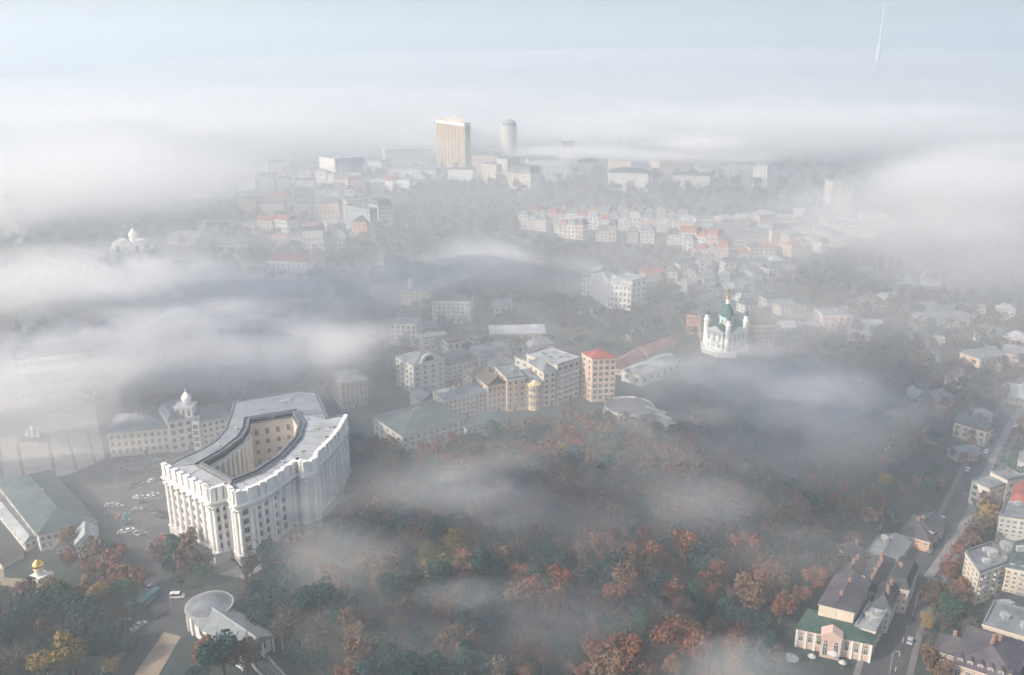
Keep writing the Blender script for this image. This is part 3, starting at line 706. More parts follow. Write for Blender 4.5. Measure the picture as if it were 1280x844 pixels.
H('gabled_house', 'cream gabled house with a dark brown pitched roof closing the long terrace', (610, 517), (632, 513), 16, 482, 'peach', 'brown', 'gable', 4.5, 4, 4, 3, chim=2)
t, c, Q, h = H('apartment_house', 'peach gabled apartment house glowing in low sun at the park edge', (634, 515), (656, 512), 22, 474, 'peach', 'grey', 'flat', 3, 5, 3, 4, huts=1, balc=1)
t, c, Q, h = H('bay_fronted_house', 'pale yellow house with a rounded two-storey bay at the park edge', (657, 512), (678, 510), 20, 478, 'yellow', 'grey', 'hip', 3, 4, 3, 3, chim=1)
b = MB(); m_ = (Vector(Q[0])+Vector(Q[1]))/2; b.lathe([(3.6, 0), (3.6, h-2), (4.1, h-1.8), (4.1, h-1.1), (0.3, h+1)], (m_.x, m_.y, 0), 20); bay = b.obj('round_bay', wmat('yellow'), t)
for k in range(5):
    a = R(-60 + 30*k); 
    for z in (4.5, 9, 13): link('window', win_mesh(1.1, 2.2), bay, (m_.x + 3.6*math.sin(a), m_.y - 3.6*math.cos(a), z), a)
H('tower_house', 'narrow cream tower-like house between the rounded bay and the grey balconied flats', (679, 510), (694, 507), 18, 465, 'cream', 'grey', 'hip', 4, 6, 2, 3)
t, c, Q, h = H('apartment_block', 'grey-white balconied apartment block in front of a red-roofed tower', (696, 506), (723, 496), 26, 457, 'pale', 'lightgrey', 'flat', 3, 6, 4, 4, huts=3)
p0, p1 = Vector(Q[0]), Vector(Q[1]); e_ = (p1-p0); L_ = e_.length; e_ /= L_; n_ = Vector((e_.y, -e_.x)); a_ = math.atan2(e_.y, e_.x)
for f in range(5):
    b = MB(); b.box((0, 0, 0), (L_*0.9, 1.5, 0.25)); b.box((0, -0.7, 0.25), (L_*0.9, 0.1, 0.9)); q = (p0+p1)/2 + n_*0.7
    link('balcony', b.mesh('balcony', STONE), t, (q.x, q.y, 4.2+f*3.4), a_)
H('apartment_house', 'grey house with stepped roof terrace behind the peach house and balconied flats', (668, 492), (692, 484), 18, 456, 'grey', 'grey', 'flat', 3, 5, 4, 3, huts=2)
t, c, Q, h = H('tower_block', 'cream tower block with white window grid and a red roof', (739, 503), (768, 501), (726, 495), 448, 'peach', 'red', 'hip', 3, 7, 4, 2, fill_w=0.6, fill_h=0.62, fr=mat('white_frame', (0.78, 0.76, 0.73), 0.7, 0.0), chim=1)
H('long_low_building', 'long low grey-roofed building with a tan wall on the slope above the terraces', (613, 434), (681, 432), 16, 418, 'tan', 'lightgrey', 'gable', 4, 2, 9, 2)
H('school_building', 'pale mint block with a regular white window grid and dark hipped roof', (541, 404), (588, 405), 22, 376, 'mint', 'dark', 'mansard', 4.5, 5, 8, 4, fr=mat('white_frame', (0.78, 0.76, 0.73)), fill_w=0.5, chim=2)
t, c, Q, h = H('yellow_mansion', 'bright yellow house with a small roof turret emerging from fog', (500, 381), (537, 384), 20, 362, 'yellow', 'grey', 'hip', 4, 3, 6, 3, chim=2)
b = MB(); b.lathe([(2.6, h-1), (2.6, h+5), (3.0, h+5.2), (1.8, h+7.5), (0.2, h+11)], (-6, -5, 0), 12); b.obj('roof_turret', STONE, t)
H('cream_block', 'cream house with red-brown window surrounds standing at the fog edge', (489, 430), (521, 432), 16, 404, 'white', 'grey', 'flat', 3, 4, 5, 3, huts=2, fr=mat('brick_frame', (0.42, 0.24, 0.18), 0.8, 0.1), balc=1)
H('pale_barn', 'pale shed roof house half lost in mist behind the pale mint block', (556, 372), (590, 362), 18, 356, 'bluegrey', 'lightgrey', 'gable', 4, 2, 4, 2)
H('green_grey_hall', 'green-grey three-storey wing with a low dark teal roof below the cream terrace', (504, 571), (581, 548), (468, 545), 545, 'mint', 'teal', 'hip', 4, 3, 10, 5, chim=3)
H('low_wing', 'low grey-green wing with dark roof in the mist at the park edge', (583, 552), (634, 539), 11, 535, 'mint', 'teal', 'hip', 2.5, 2, 7, 2)
H('brick_outbuilding', 'small grey gabled outbuilding between the cream terrace and the corner block', (527, 515), (548, 509), 12, 502, 'pale', 'grey', 'gable', 3.5, 2, 4, 2)
H('stone_hall', 'blurred rose-grey stone hall behind the white curved building in fog', (428, 512), (461, 506), 20, 479, 'pink', 'grey', 'hip', 3, 3, 6, 3, arch=True)

# the columned museum: three blocks of one building
def museum():
    q = quad((762, 386), (788, 389), (742, 373)); ctr = sum(q, Vector())/4; h = height_at(q[0], 354); h = min(h, 32)
    t = thing('columned_museum', 'large white columned museum building of three blocks on the wooded hill', 'museum', ctr)
    Q = [(p.x-ctr.x, p.y-ctr.y) for p in q]; keep([(p.x, p.y) for p in q], 3)
    W = 'white'
    block(t, ctr, Q, 0, h, W, 'lightgrey', 'hip', 5, 4, 5, 6, seed=3, budget=[34])
    p0, p3 = Vector(Q[3]), Vector(Q[0]); e = (p3-p0); L = e.length; e /= L; n = Vector((e.y, -e.x)); a = math.atan2(e.y, e.x)
    cb = MB(); cb.lathe([(0.95, 0), (0.8, h-3)], seg=10); cm = cb.mesh('column', STONE)
    for k in range(8): s = L*(k+0.5)/8; link('column', cm, t, (p0.x+e.x*s+n.x*1.3, p0.y+e.y*s+n.y*1.3, 0.8))
    b = MB(); b.box((0, 0, h-2.2), (L, 3.4, 2.0)); b.add([(-L/2, -1.7, h-.2), (L/2, -1.7, h-.2), (0, -1.7, h+5), (-L/2, 1.7, h-.2), (L/2, 1.7, h-.2), (0, 1.7, h+5)], [(0, 1, 2), (5, 4, 3), (1, 4, 5, 2), (0, 2, 5, 3)])
    m = (p0+p3)/2; o = b.obj('portico', wmat('white'), t, (m.x+n.x*1.0, m.y+n.y*1.0, 0)); o.rotation_euler[2] = a
    for A, B, D, top, hh in (((727, 369), (743, 371), 22, 340, 30), ((789, 384), (806, 379), 24, 352, 28)):
        q2 = quad(A, B, D); Q2 = [(p.x-ctr.x, p.y-ctr.y) for p in q2]; keep([(p.x, p.y) for p in q2], 2)
        block(t, ctr, Q2, 0, min(hh, height_at(q2[0], top)), W, 'lightgrey', 'flat', 2, 4, 3, 4, seed=5, budget=[24])
museum()
H('lean_house', 'small cream and pink gabled house on the hill behind the columned museum', (806, 352), (831, 350), 14, 343, 'salmon', 'red', 'gable', 4, 2, 4, 2)
H('brick_house', 'red brick house standing directly beside the domed church', (857, 417), (874, 419), 16, 393, 'red', 'brown', 'flat', 2, 4, 3, 3)
H('narrow_house', 'narrow peach house wedged between red brick house and domed church', (875, 424), (886, 424), 14, 396, 'peach', 'grey', 'gable', 3, 4, 2, 2)
H('tan_block', 'plain rose-tan block in mist just beyond the domed church', (937, 433), (967, 433), 20, 406, 'pink', 'brown', 'flat', 2, 4, 5, 3)
faded = mat('roof_faded_red', (0.21, 0.115, 0.10), 0.7, 0.35, 0.16)
H('red_roof_row', 'low dull red long roof on the lane below the domed church', (778, 470), (806, 452), 12, 462, 'pale', faded, 'gable', 3.5, 1, 6, 2)
H('red_roof_row', 'second dull red long roof higher on the lane towards the domed church', (809, 450), (846, 436), 12, 442, 'pink', faded, 'gable', 3.5, 1, 7, 2)
H('white_shed', 'long pale shed roof in thick mist below the red lane roofs', (802, 484), (850, 464), 16, 470, 'white', 'lightgrey', 'gable', 3, 1, 6, 2)
H('pale_cottage', 'tiny white gabled cottage among trees above the red lane roofs', (787, 427), (800, 426), 8, 420, 'white', 'grey', 'gable', 3, 1, 2, 1)
H('pavilion', 'small white flat-roofed pavilion by the footpath among bare trees', (724, 392), (746, 397), 6, 388, 'white', 'lightgrey', 'flat', 1, 1, 4, 1)
H('park_kiosk', 'tiny white roofed kiosk alone among the rust-red trees of the park', (725, 674), (737, 679), 4, 668, 'white', 'lightgrey', 'gable', 1, 1, 2, 1)

# the round viewing terrace on the slope
def terrace():
    p = P(786, 519); t = thing('round_terrace', 'round grey viewing terrace with white balustrade and arches on the slope below the red-roofed tower', 'terrace', p)
    r = 14.0; keep([(p.x-r, p.y-r), (p.x+r, p.y-r), (p.x+r, p.y+r), (p.x-r, p.y+r)], 1)
    w = mat('terrace_white', (0.55, 0.53, 0.49), 0.8, 0.08)
    b = MB(); b.lathe([(r, 0), (r, 4.6)], seg=40); b.obj('retaining_wall', mat('terrace_dark', (0.30, 0.28, 0.26), 0.9, 0.15), t)  # plain retaining wall, a darker tone than the piers before it
    b = MB(); b.lathe([(r+.5, 4.6), (r+.5, 5.1), (r-1.0, 5.12)], seg=40); b.obj('deck', mat('deck_slabs', (0.26, 0.255, 0.25), 0.9, 0.2, 0.4), t)
    c = [( (r+.3)*math.cos(2*math.pi*k/40), (r+.3)*math.sin(2*math.pi*k/40)) for k in range(40)]
    b = MB(); b.ring(c, offset(c, -0.4), 5.15, 6.1); b.obj('balustrade', w, t)
    for k in range(16):
        a = R(-180 + k*12); b = MB(); b.box((0, 0, 0), (1.0, 1.4, 4.6)); link('pier', b.mesh('pier', w), t, (r*math.cos(a)*1.03, r*math.sin(a)*1.03, 0), a+math.pi/2)
    p2 = P(826, 528); t2 = thing('stepped_terrace', 'lower white stepped wall with open timber frame beyond the round terrace', 'terrace', p2, R(-42))
    keep([(p2.x-9, p2.y-12), (p2.x+16, p2.y-12), (p2.x+16, p2.y+9), (p2.x-9, p2.y+9)], 0)
    for i, (x, y, l, z) in enumerate(((-6, 3, 14, 5), (1, 0, 12, 4), (10, -3, 11, 3))):
        b = MB(); b.box((x, y, 0), (l, 1.0, z)); b.box((x, y, z), (l+.4, 1.4, 0.4)); b.obj('step_wall', w, t2)
    for x in (8, 12, 16):
        for y in (-11, -7): b = MB(); b.box((x, y, 0), (0.3, 0.3, 6)); link('post', b.mesh('post', w), t2)
    b = MB()
    for y in (-11, -7): b.box((12, y, 6), (9, 0.35, 0.35))
    for x in (8, 10, 12, 14, 16): b.box((x, -9, 6.36), (0.3, 5, 0.3))
    b.obj('pergola_beam', w, t2)
terrace()

# ------------------------------------------------------------------ the square's north side and the monastery side
H('cream_institute', 'two-storey cream building with a grey hip roof facing the car park', (139, 572), (214, 565), 24, 541, 'cream', 'grey', 'hip', 4.5, 3, 9, 3, chim=3, fill_w=0.4)
t, c, Q, h = H('ornate_corner_house', 'ornate cream corner house with white bays and a bulbous roof turret', (215, 567), (254, 558), 20, 527, 'white', 'grey', 'mansard', 3.5, 4, 4, 3, chim=2)
b = MB(); m_ = (Vector(Q[0])+Vector(Q[1]))/2; b.box((m_.x, m_.y+4, h), (9, 7, 5.5)); b.box((m_.x, m_.y+4, h+5.5), (9.8, 7.8, 0.5)); tu = b.obj('upper_storey', wmat('white'), t)
b = MB(); b.lathe([(2.1, h+6), (2.1, h+8.6), (2.5, h+8.8), (2.5, h+10), (2.0, h+11.2), (1.1, h+12.2), (0.3, h+13), (0.12, h+15)], (m_.x+1, m_.y+4, 0), 16); b.obj('roof_turret', STONE, t)
for x in (-2.8, 0, 2.8): link('window', win_mesh(1.2, 2.6, True), tu, (m_.x+x, m_.y+0.46, h+2.4))
for x in (-6, 6):
    b = MB(); q = m_ + Vector((x, -0.6)); b.box((q.x, q.y, 0), (3.6, 1.6, h-1.5)); bo = b.obj('bay', wmat('white'), t)
    for z in range(4): link('window', win_mesh(2.2, 2.3), bo, (q.x, q.y-0.84, 3.5 + z*(h-5)/3.8))
H('apartment_house', 'pale grey house with white gable between the ornate corner house and crescent roof', (255, 560), (292, 551), 18, 527, 'white', 'grey', 'hip', 3.5, 4, 5, 3, chim=2)
H('long_wall_building', 'long narrow building with a pale wall and tin roof beside the hazy lawn', (33, 690), (47, 683), (-22, 622), 678, 'white', 'lightgrey', 'gable', 2, 1, 2, 12)
H('green_roof_hall', 'large low hall with a broad dark teal roof at the misty end of the square', (52, 690), (124, 672), (0, 622), 668, 'pale', 'teal', 'hip', 5, 2, 9, 8, chim=1)
H('monastery_lodge', 'cream gabled lodge at the road corner beside the hazy lawn', (97, 698), (125, 692), 11, 681, 'cream', 'lightgrey', 'gable', 4.2, 2, 4, 2)
H('garden_house', 'small tan garden house under yellow trees beside the cream lodge', (72, 695), (86, 692), 7, 684, 'tan', 'brown', 'hip', 2, 1, 2, 1)
H('monastery_annex', 'low annex with a long sand-coloured roof behind the gate chapel', (4, 712), (30, 697), 6, 704, 'cream', 'tan' if 'tan' in ROOFS else 'brown', 'gable', 2, 1, 4, 1)

# ------------------------------------------------------------------ lower town along the street
t, c, Q, h = H('salmon_villa', 'salmon two-storey villa with white arches and a green roof', (994, 808), (1086, 828), (1008, 784), 785, 'salmon', 'green', 'hip', 1.6, 1, 8, 2, arch=True, fr=STONE, fill_w=0.42, fill_h=0.42)
p0, p1 = Vector(Q[0]), Vector(Q[1]); e_ = (p1-p0).normalized(); n_ = Vector((e_.y, -e_.x)); a_ = math.atan2(e_.y, e_.x); m_ = p0.lerp(p1, 0.47) + n_*1.2
b = MB(); b.box((0, 0, 0), (6.5, 3, h+1.2)); b.add([(-3.6, -1.7, h+1.2), (3.6, -1.7, h+1.2), (0, -1.7, h+3.2), (-3.6, 3, h+1.2), (3.6, 3, h+1.2), (0, 3, h+3.2)], [(0, 1, 2), (1, 4, 5, 2), (3, 0, 2, 5)])
o = b.obj('entrance_bay', wmat('salmon'), t, (m_.x, m_.y, 0)); o.rotation_euler[2] = a_
for x in (-1.7, 1.7): link('window', win_mesh(1.5, 5.0, True, STONE), o, (x, -1.54, h*0.45))
for k in range(9):
    if 3 <= k <= 4: continue
    q = p0.lerp(p1, (k+0.02)/8.04) + n_*0.15; b = MB(); b.box((0, 0, 0), (0.8, 0.6, h)); link('pilaster', b.mesh('pilaster', STONE), t, (q.x, q.y, 0), a_)
H('gable_house', 'big house with a blank cream gable wall and a wide plum roof', (1019, 795), (1062, 806), (1040, 758), 754, 'cream', 'plum', 'gable', 2.6, 3, 1, 5, fill_w=0.03, fill_h=0.2, chim=2)
H('skylight_house', 'house with a flat pale roof and skylights between plum gable and street', (1065, 811), (1090, 817), (1082, 782), 783, 'salmon', 'lightgrey', 'flat', 2, 3, 3, 4, huts=3)
H('street_house', 'dark-roofed street house with cream front beside the flat skylight roof', (1085, 786), (1108, 792), (1098, 757), 757, 'cream', 'dark', 'hip', 4, 3, 3, 4, chim=3)
H('street_house', 'ornate pink-white street house with a terrace roof near the street trees', (1102, 762), (1131, 768), (1115, 733), 732, 'salmon', 'dark', 'mansard', 4, 3, 4, 4, chim=2, dormers=3, balc=1)
H('row_house', 'dark roof row house behind the ornate pink-white house', (1072, 757), (1098, 763), (1086, 733), 735, 'pale', 'dark', 'gable', 4, 2, 4, 3, chim=3)
H('row_house', 'small dark-roofed house with a lit chimney gable in the upper row', (1048, 733), (1072, 739), (1058, 716), 716, 'cream', 'brown', 'gable', 3.5, 2, 3, 2, chim=2)
H('row_house', 'dark hipped row house next to the small lit-gable house', (1076, 738), (1104, 744), (1088, 714), 718, 'salmon', 'dark', 'hip', 3.5, 2, 4, 3, chim=3)
H('workshop', 'low workshop with blue-grey tin roof under the orange house', (1082, 702), (1122, 712), (1098, 680), 690, 'pale', 'grey', 'gable', 2.5, 1, 5, 2, huts=2)
H('orange_house', 'low house with orange-lit walls and dark hip roof where the street widens', (1122, 680), (1160, 691), (1140, 658), 666, 'orange', 'dark', 'hip', 4, 2, 4, 3, chim=2)  # the orange sunlight on these walls is put into their colour
H('grey_annex', 'plain grey annex with a dark roof touching the orange house', (1163, 684), (1178, 672), 9, 664, 'grey', 'dark', 'gable', 3, 2, 3, 2)
t, c, Q, h = H('cream_corner_block', 'tall cream six-storey corner block with cluttered grey-green roof', (1217, 757), (1250, 744), (1200, 730), 716, 'cream', 'grey', 'flat', 3, 6, 4, 4, huts=6, balc=2)
H('cream_wing', 'tall cream wing with pale green roof edge adjoining the cluttered corner block', (1250, 748), (1292, 757), (1262, 716), 709, 'cream', 'teal', 'mansard', 3, 6, 5, 4, huts=4, chim=2, dormers=3, balc=2)
H('penthouse_block', 'lower cream block with a flat dark terrace roof below the tall corner block', (1234, 785), (1266, 794), (1248, 760), 766, 'cream', 'dark', 'flat', 2, 3, 4, 3, huts=3)
H('cream_office', 'cream three-storey office block with evenly spaced windows and stone cornice', (1222, 815), (1296, 838), (1236, 786), 780, 'cream', 'grey', 'flat', 2, 3, 7, 3, huts=3)
t, c, Q, h = H('dormer_house', 'plum-roofed house with a salmon-brick dormer strip at the street corner', (1186, 864), (1262, 890), (1204, 816), 828, 'pink', 'plum', 'hip', 5, 2, 6, 3, chim=3, dormers=6)
H('long_plum_roof', 'long low house with plum roof behind the salmon-brick dormer house', (1165, 832), (1210, 845), (1172, 812), 812, 'tan', 'plum', 'hip', 4, 1, 4, 2, chim=1)
H('teal_glass_house', 'house with an orange cornice and stepped pale penthouse above teal walls', (1243, 678), (1284, 684), (1252, 655), 645, 'mint', 'grey', 'flat', 2, 5, 5, 3, huts=1)
t, c, Q, h = H('penthouse', 'stepped pale upper house with tiled terrace rising behind the orange cornice', (1256, 660), (1284, 664), (1262, 640), 626, 'peach', 'red', 'mansard', 3, 5, 3, 2, chim=1)
H('low_shop', 'cluttered low house between teal walls and the tall cream corner block', (1236, 702), (1262, 708), (1246, 686), 690, 'pale', 'grey', 'flat', 2, 2, 4, 2, huts=4)
H('low_shop', 'low teal-roofed house behind the tall cream wing', (1264, 706), (1292, 712), (1272, 688), 694, 'salmon', 'teal', 'hip', 3, 2, 4, 2, chim=2, balc=2)
# garden tables and awning beside the villa
def awning(i, px, py, s, lab):
    p = P(px, py); t = thing('garden_awning', lab, 'awning', p); b = MB(); b.lathe([(s, 2.5), (s*0.6, 3.0), (0.15, 3.6)], seg=12); b.obj('canopy', mat('canvas_white', (0.46, 0.455, 0.44), 0.8, 0.05), t)
    b = MB(); b.tube((0, 0, 0), (0, 0, 2.9), 0.08, 0.06, 6); b.obj('pole', GRANITE, t)
for a in ((0, 988, 830, 2.6, 'round white garden awning at the edge of the low fog, beside the salmon villa'), (1, 1014, 828, 1.4, 'small white awning on the forecourt between the round awning and the curved one'), (2, 1041, 824, 2.2, 'wide white awning before the entrance bay of the salmon villa'), (3, 1052, 836, 1.3, 'smallest white awning at the kerb end of the villa forecourt')): awning(*a)

# ------------------------------------------------------------------ scattered houses on the slope to the east
H('peach_house', 'peach four-square house with dark windows standing clear on the misty slope', (1026, 418), (1063, 418), 18, 394, 'peach', 'grey', 'flat', 3, 3, 4, 3, huts=2)
H('flat_shed', 'low white flat-roofed shed directly below the peach four-square house', (1060, 426), (1090, 428), 16, 420, 'white', 'lightgrey', 'flat', 1, 1, 5, 2)
H('flat_shed', 'low white flat-roofed shed behind the first, on the misty slope', (1080, 414), (1107, 415), 16, 408, 'white', 'lightgrey', 'flat', 1, 1, 5, 2)
H('courtyard_house', 'long pale building with a grey roof along the misty courtyard', (1150, 412), (1216, 408), 14, 399, 'pale', 'grey', 'hip', 3, 2, 9, 2)
H('courtyard_house', 'pale pink gabled house at the upper corner of the misty courtyard', (1141, 391), (1162, 396), 14, 381, 'salmon', 'grey', 'gable', 3, 2, 4, 2)
H('courtyard_house', 'teal-roofed long house between courtyard and slope', (1160, 402), (1205, 396), 12, 391, 'grey', 'teal', 'hip', 3, 1, 6, 2)
H('villa', 'long cream villa wing with a sunlit wall on the eastern slope', (1196, 446), (1228, 466), 12, 438, 'cream', 'grey', 'hip', 3, 2, 6, 2)
H('villa', 'cream villa with peach gable at the end of the long wing', (1222, 470), (1250, 464), 15, 449, 'peach', 'grey', 'gable', 4, 2, 4, 2)
H('slope_house', 'house with an orange-peach wall among brown trees on the slope', (1161, 508), (1189, 512), 13, 498, 'peach', 'grey', 'hip', 4, 2, 4, 2, chim=1)
H('white_roof_shed', 'long bright white roof among brown trees beside the street bend', (1216, 526), (1238, 530), 10, 520, 'white', 'lightgrey', 'gable', 2, 1, 4, 1)
H('ivory_hall', 'ivory long hall with a curved pale roof edge beyond the street bend', (1246, 502), (1294, 512), 24, 492, 'yellow', 'lightgrey', 'hip', 3, 2, 7, 3)
H('slope_cottage', 'small white cottage half hidden under the brown trees near the street', (1196, 579), (1222, 577), 9, 568, 'pink', 'grey', 'gable', 2.5, 1, 4, 1)
H('slope_cottage', 'tiny pale cottage by the side lane above the street trees', (1160, 556), (1176, 555), 8, 549, 'white', 'grey', 'gable', 2.5, 1, 2, 1)
H('slope_cottage', 'white cube cottage on the slope above the long cream villa wing', (1168, 433), (1180, 434), 9, 425, 'white', 'lightgrey', 'flat', 2, 2, 2, 1)
H('slope_cottage', 'pale cottage with a broad roof beyond the courtyard houses', (1238, 424), (1268, 426), 13, 416, 'pale', 'teal', 'hip', 3, 1, 4, 2)
H('slope_cottage', 'pale long cottage higher on the slope above the flat sheds', (1052, 366), (1078, 366), 12, 359, 'pale', 'teal', 'hip', 3, 1, 4, 2)
H('slope_cottage', 'faint grey cottage below the fog puff on the upper slope', (1072, 345), (1092, 346), 12, 339, 'pale', 'grey', 'hip', 3, 1, 3, 2)

# ------------------------------------------------------------------ the far ridge
FAR = 0
H('stepped_block', 'white stepped apartment block with bright sunlit top far in the haze', (401, 228), (420, 232), 30, 196, 'white', 'lightgrey', 'flat', 2, 7, 4, 3, huts=4)
H('slab_block', 'grey slab block with a pale sloping side behind the white stepped block', (432, 226), (456, 224), 30, 198, 'bluegrey', 'lightgrey', 'flat', 2, 7, 4, 3)
H('long_slab', 'long grey slab with horizontal bands near the golden tower', (482, 208), (540, 206), 45, 188, 'grey', 'lightgrey', 'flat', 2, 4, 7, 3, fill_w=0.85, fill_h=0.4)
H('long_slab', 'low pale slab in front of the banded grey slab and golden tower', (488, 222), (545, 224), 45, 211, 'pale', 'grey', 'flat', 2, 3, 9, 3, huts=3)
H('stepped_block', 'cream curved stepped block beside the slim round tower', (603, 230), (620, 232), 30, 205, 'cream', 'grey', 'flat', 2, 5, 3, 3, huts=2)
H('grey_block', 'narrow grey block between cream stepped block and cream ministry house', (621, 230), (634, 232), 28, 198, 'grey', 'grey', 'flat', 2, 6, 3, 3, huts=1)
H('ministry_house', 'cream house with grey mansard roof below the slim round tower', (635, 236), (663, 238), 40, 216, 'cream', 'grey', 'mansard', 9, 3, 5, 3, chim=1)
H('ministry_wing', 'pale long wing beyond the cream mansard house', (664, 226), (712, 226), 40, 207, 'pale', 'lightgrey', 'hip', 6, 4, 8, 3)
H('misty_tower', 'faint tall tower block dissolving in fog beyond the pale long wing', (701, 222), (717, 222), 30, 180, 'pale', 'lightgrey', 'flat', 2, 10, 3, 3)
H('misty_slab', 'white tower slab joined to a frame block in the far haze', (940, 236), (957, 237), 30, 207, 'white', 'lightgrey', 'flat', 2, 8, 3, 2)
H('frame_block', 'grey frame block with a pale rim beside the white tower slab', (910, 233), (938, 234), 36, 210, 'bluegrey', 'lightgrey', 'flat', 2, 5, 5, 2, fill_w=0.8)
H('misty_tower', 'solitary grey tower block emerging from fog above the eastern terraces', (1036, 268), (1062, 268), 26, 228, 'grey', 'lightgrey', 'flat', 2, 9, 3, 3, huts=2)
H('old_mansion', 'red-roofed white mansion with a curved white front above the fog', (334, 347), (384, 349), 22, 325, 'white', 'red', 'hip', 6, 2, 8, 3, chim=3)
H('cream_gable', 'plain cream gable house next to the red-roofed white mansion', (308, 347), (330, 348), (296, 332), 329, 'peach', 'brown', 'gable', 6, 3, 2, 3)
H('sunlit_cube', 'small bright yellow-orange cube house on the ridge', (379, 298), (397, 299), 16, 281, 'yellow', 'orange' if 'orange' in ROOFS else 'red', 'flat', 2, 3, 3, 2)
H('ridge_block', 'orange gabled block in front of the grey ridge flats', (441, 300), (459, 301), 26, 277, 'orange', 'brown', 'gable', 6, 4, 3, 4)
H('ridge_block', 'cream tall flats with a curved top behind the orange gabled block', (436, 283), (462, 281), 24, 252, 'cream', 'grey', 'flat', 2, 7, 4, 3, huts=2)
H('ridge_block', 'blue-grey balconied flats beside the orange gabled block', (464, 300), (473, 298), 40, 262, 'bluegrey', 'grey', 'flat', 2, 6, 2, 5)
H('ridge_block', 'pale grey flats on the wood edge beside the blue-grey flats', (474, 287), (492, 285), 26, 258, 'grey', 'teal', 'mansard', 6, 5, 4, 3)
H('ridge_house', 'white long low house with flat roof on the ridge', (345, 283), (370, 283), 14, 274, 'white', 'grey', 'flat', 1, 1, 7, 2)
H('ridge_house', 'cream rounded house with a tent roof below the orange block', (418, 312), (433, 312), 18, 295, 'cream', 'grey', 'hip', 6, 2, 3, 2)
H('ridge_house', 'pale long house half drowned in fog beside the plain cream gable', (272, 322), (305, 322), 18, 306, 'white', 'grey', 'hip', 4, 2, 6, 2)
# misty shapes on the western side
def fogged_church():
    p = P(170, 335); t = thing('misty_church', 'faint church with two arched gables and a small lantern in the western fog', 'church', p)
    b = MB(); b.box((0, 0, 0), (36, 24, 20)); b.obj('wall', wmat('pale'), t)
    for x in (-9, 9):
        b = MB(); b.add([(x-7, -12.3, 20)] + [(x-7*math.cos(a), -12.3, 20+9*math.sin(a)) for a in np.linspace(0.05, math.pi-.05, 10)] + [(x+7, -12.3, 20)], [tuple(reversed(range(12)))]); b.add([(x+s*7*math.cos(a) if False else x-7*math.cos(a), y, 20+9*math.sin(a)) for y in (-12.3, 0) for a in np.linspace(0, math.pi, 10)], [(i, i+1, 11+i, 10+i) for i in range(9)]); g = b.obj('arched_gable', STONE, t)
        link('window', win_mesh(3.2, 4.2, True), t, (x, -12.36, 20)); link('window', win_mesh(3, 5, True), t, (x, -12.05, 11))
    b = MB(); b.lathe([(4, 20), (4, 30), (4.6, 30.5), (4.2, 33), (2, 35.5), (0.4, 37), (0.2, 41)], (0, 4, 0), 14); b.obj('lantern', STONE, t)
fogged_church()
def bell_tower():
    p = P(22, 302); t = thing('misty_bell_tower', 'faint pale bell tower with a gilded top at the fog edge', 'bell tower', p)
    for i, (w, z0, z1) in enumerate(((16, 0, 22), (13, 22, 38), (10, 38, 50))):
        b = MB(); b.box((0, 0, z0), (w, w, z1-z0)); b.box((0, 0, z1-1.2), (w+1.6, w+1.6, 1.0)); o = b.obj('tier', wmat('pale'), t); link('window', win_mesh(3, 6, True), o, (0, -w/2-0.04, (z0+z1)/2-1))
    b = MB(); onion(b, (0, 0, 50), 5.5, 11); cross(b, (0, 0, 58), 6); b.obj('dome', GOLD, t)
bell_tower()
H('fogged_ministry', 'long pale colonnaded ministry wing almost dissolved in the fog bank', (26, 505), (122, 492), 22, 450, 'white', 'lightgrey', 'flat', 2, 4, 12, 3, fill_w=0.5)
def arched_hall():
    A, B = P(172, 432), P(268, 430); e = (B-A); L = e.length; t = thing('arched_hall', 'pale hall with a broad arched roof fading into the fog bank', 'hall', (A+B)/2, math.atan2(e.y, e.x)); 
    b = MB(); b.box((0, 10, 0), (L, 22, 13)); b.obj('wall', wmat('pale'), t)
    b = MB(); n = 14; r = L*0.3; b.add([(r*math.cos(a), y, 13+9*math.sin(a)) for y in (-1.4, 21) for a in np.linspace(0, math.pi, n)], [(i+1, i, n+i, n+i+1) for i in range(n-1)] + [tuple(range(n))]); b.obj('arched_roof', STONE, t)
    for k in range(9): link('window', win_mesh(2.4, 5, True), t, (L*(k-4)/9.4, -1.05, 6))
arched_hall()
for i, (px, py, w, hh, wc, rc, lab) in enumerate([
    (45, 410, 52, 8, 'grey', 'teal', 'wide flat roof just showing above the western fog'), (112, 412, 24, 9, 'salmon', 'red', 'small house with an orange-pink wall in the western fog'),
    (140, 405, 34, 9, 'pale', 'teal', 'grey-green roof beside the orange-pink wall in western fog'), (20, 372, 60, 9, 'pale', 'grey', 'long pale roofs fading above the misty monument square'),
    (210, 365, 34, 10, 'pale', 'grey', 'faint grey roof in the middle of the western fog'), (355, 388, 40, 9, 'salmon', 'brown', 'rose-brown roof just below the red-roofed mansion'),
    (395, 372, 36, 9, 'pale', 'grey', 'pale roof poking through the fog beside the rose-brown roof'), (250, 242, 26, 12, 'grey', 'dark', 'dark misty block at the hazy end of the western ridge'),
    (232, 300, 46, 10, 'pale', 'grey', 'pale ridge house between misty church and plain cream gable'), (268, 282, 40, 12, 'pale', 'dark', 'dark-roofed house on the ridge above the pale drowned house')]):
    H('misty_house', lab, (px - w/2, py+6), (px + w/2, py+6), 16, None, wc, rc, 'hip', 3.5, 2, max(3, int(w/6)), 2, h=hh)

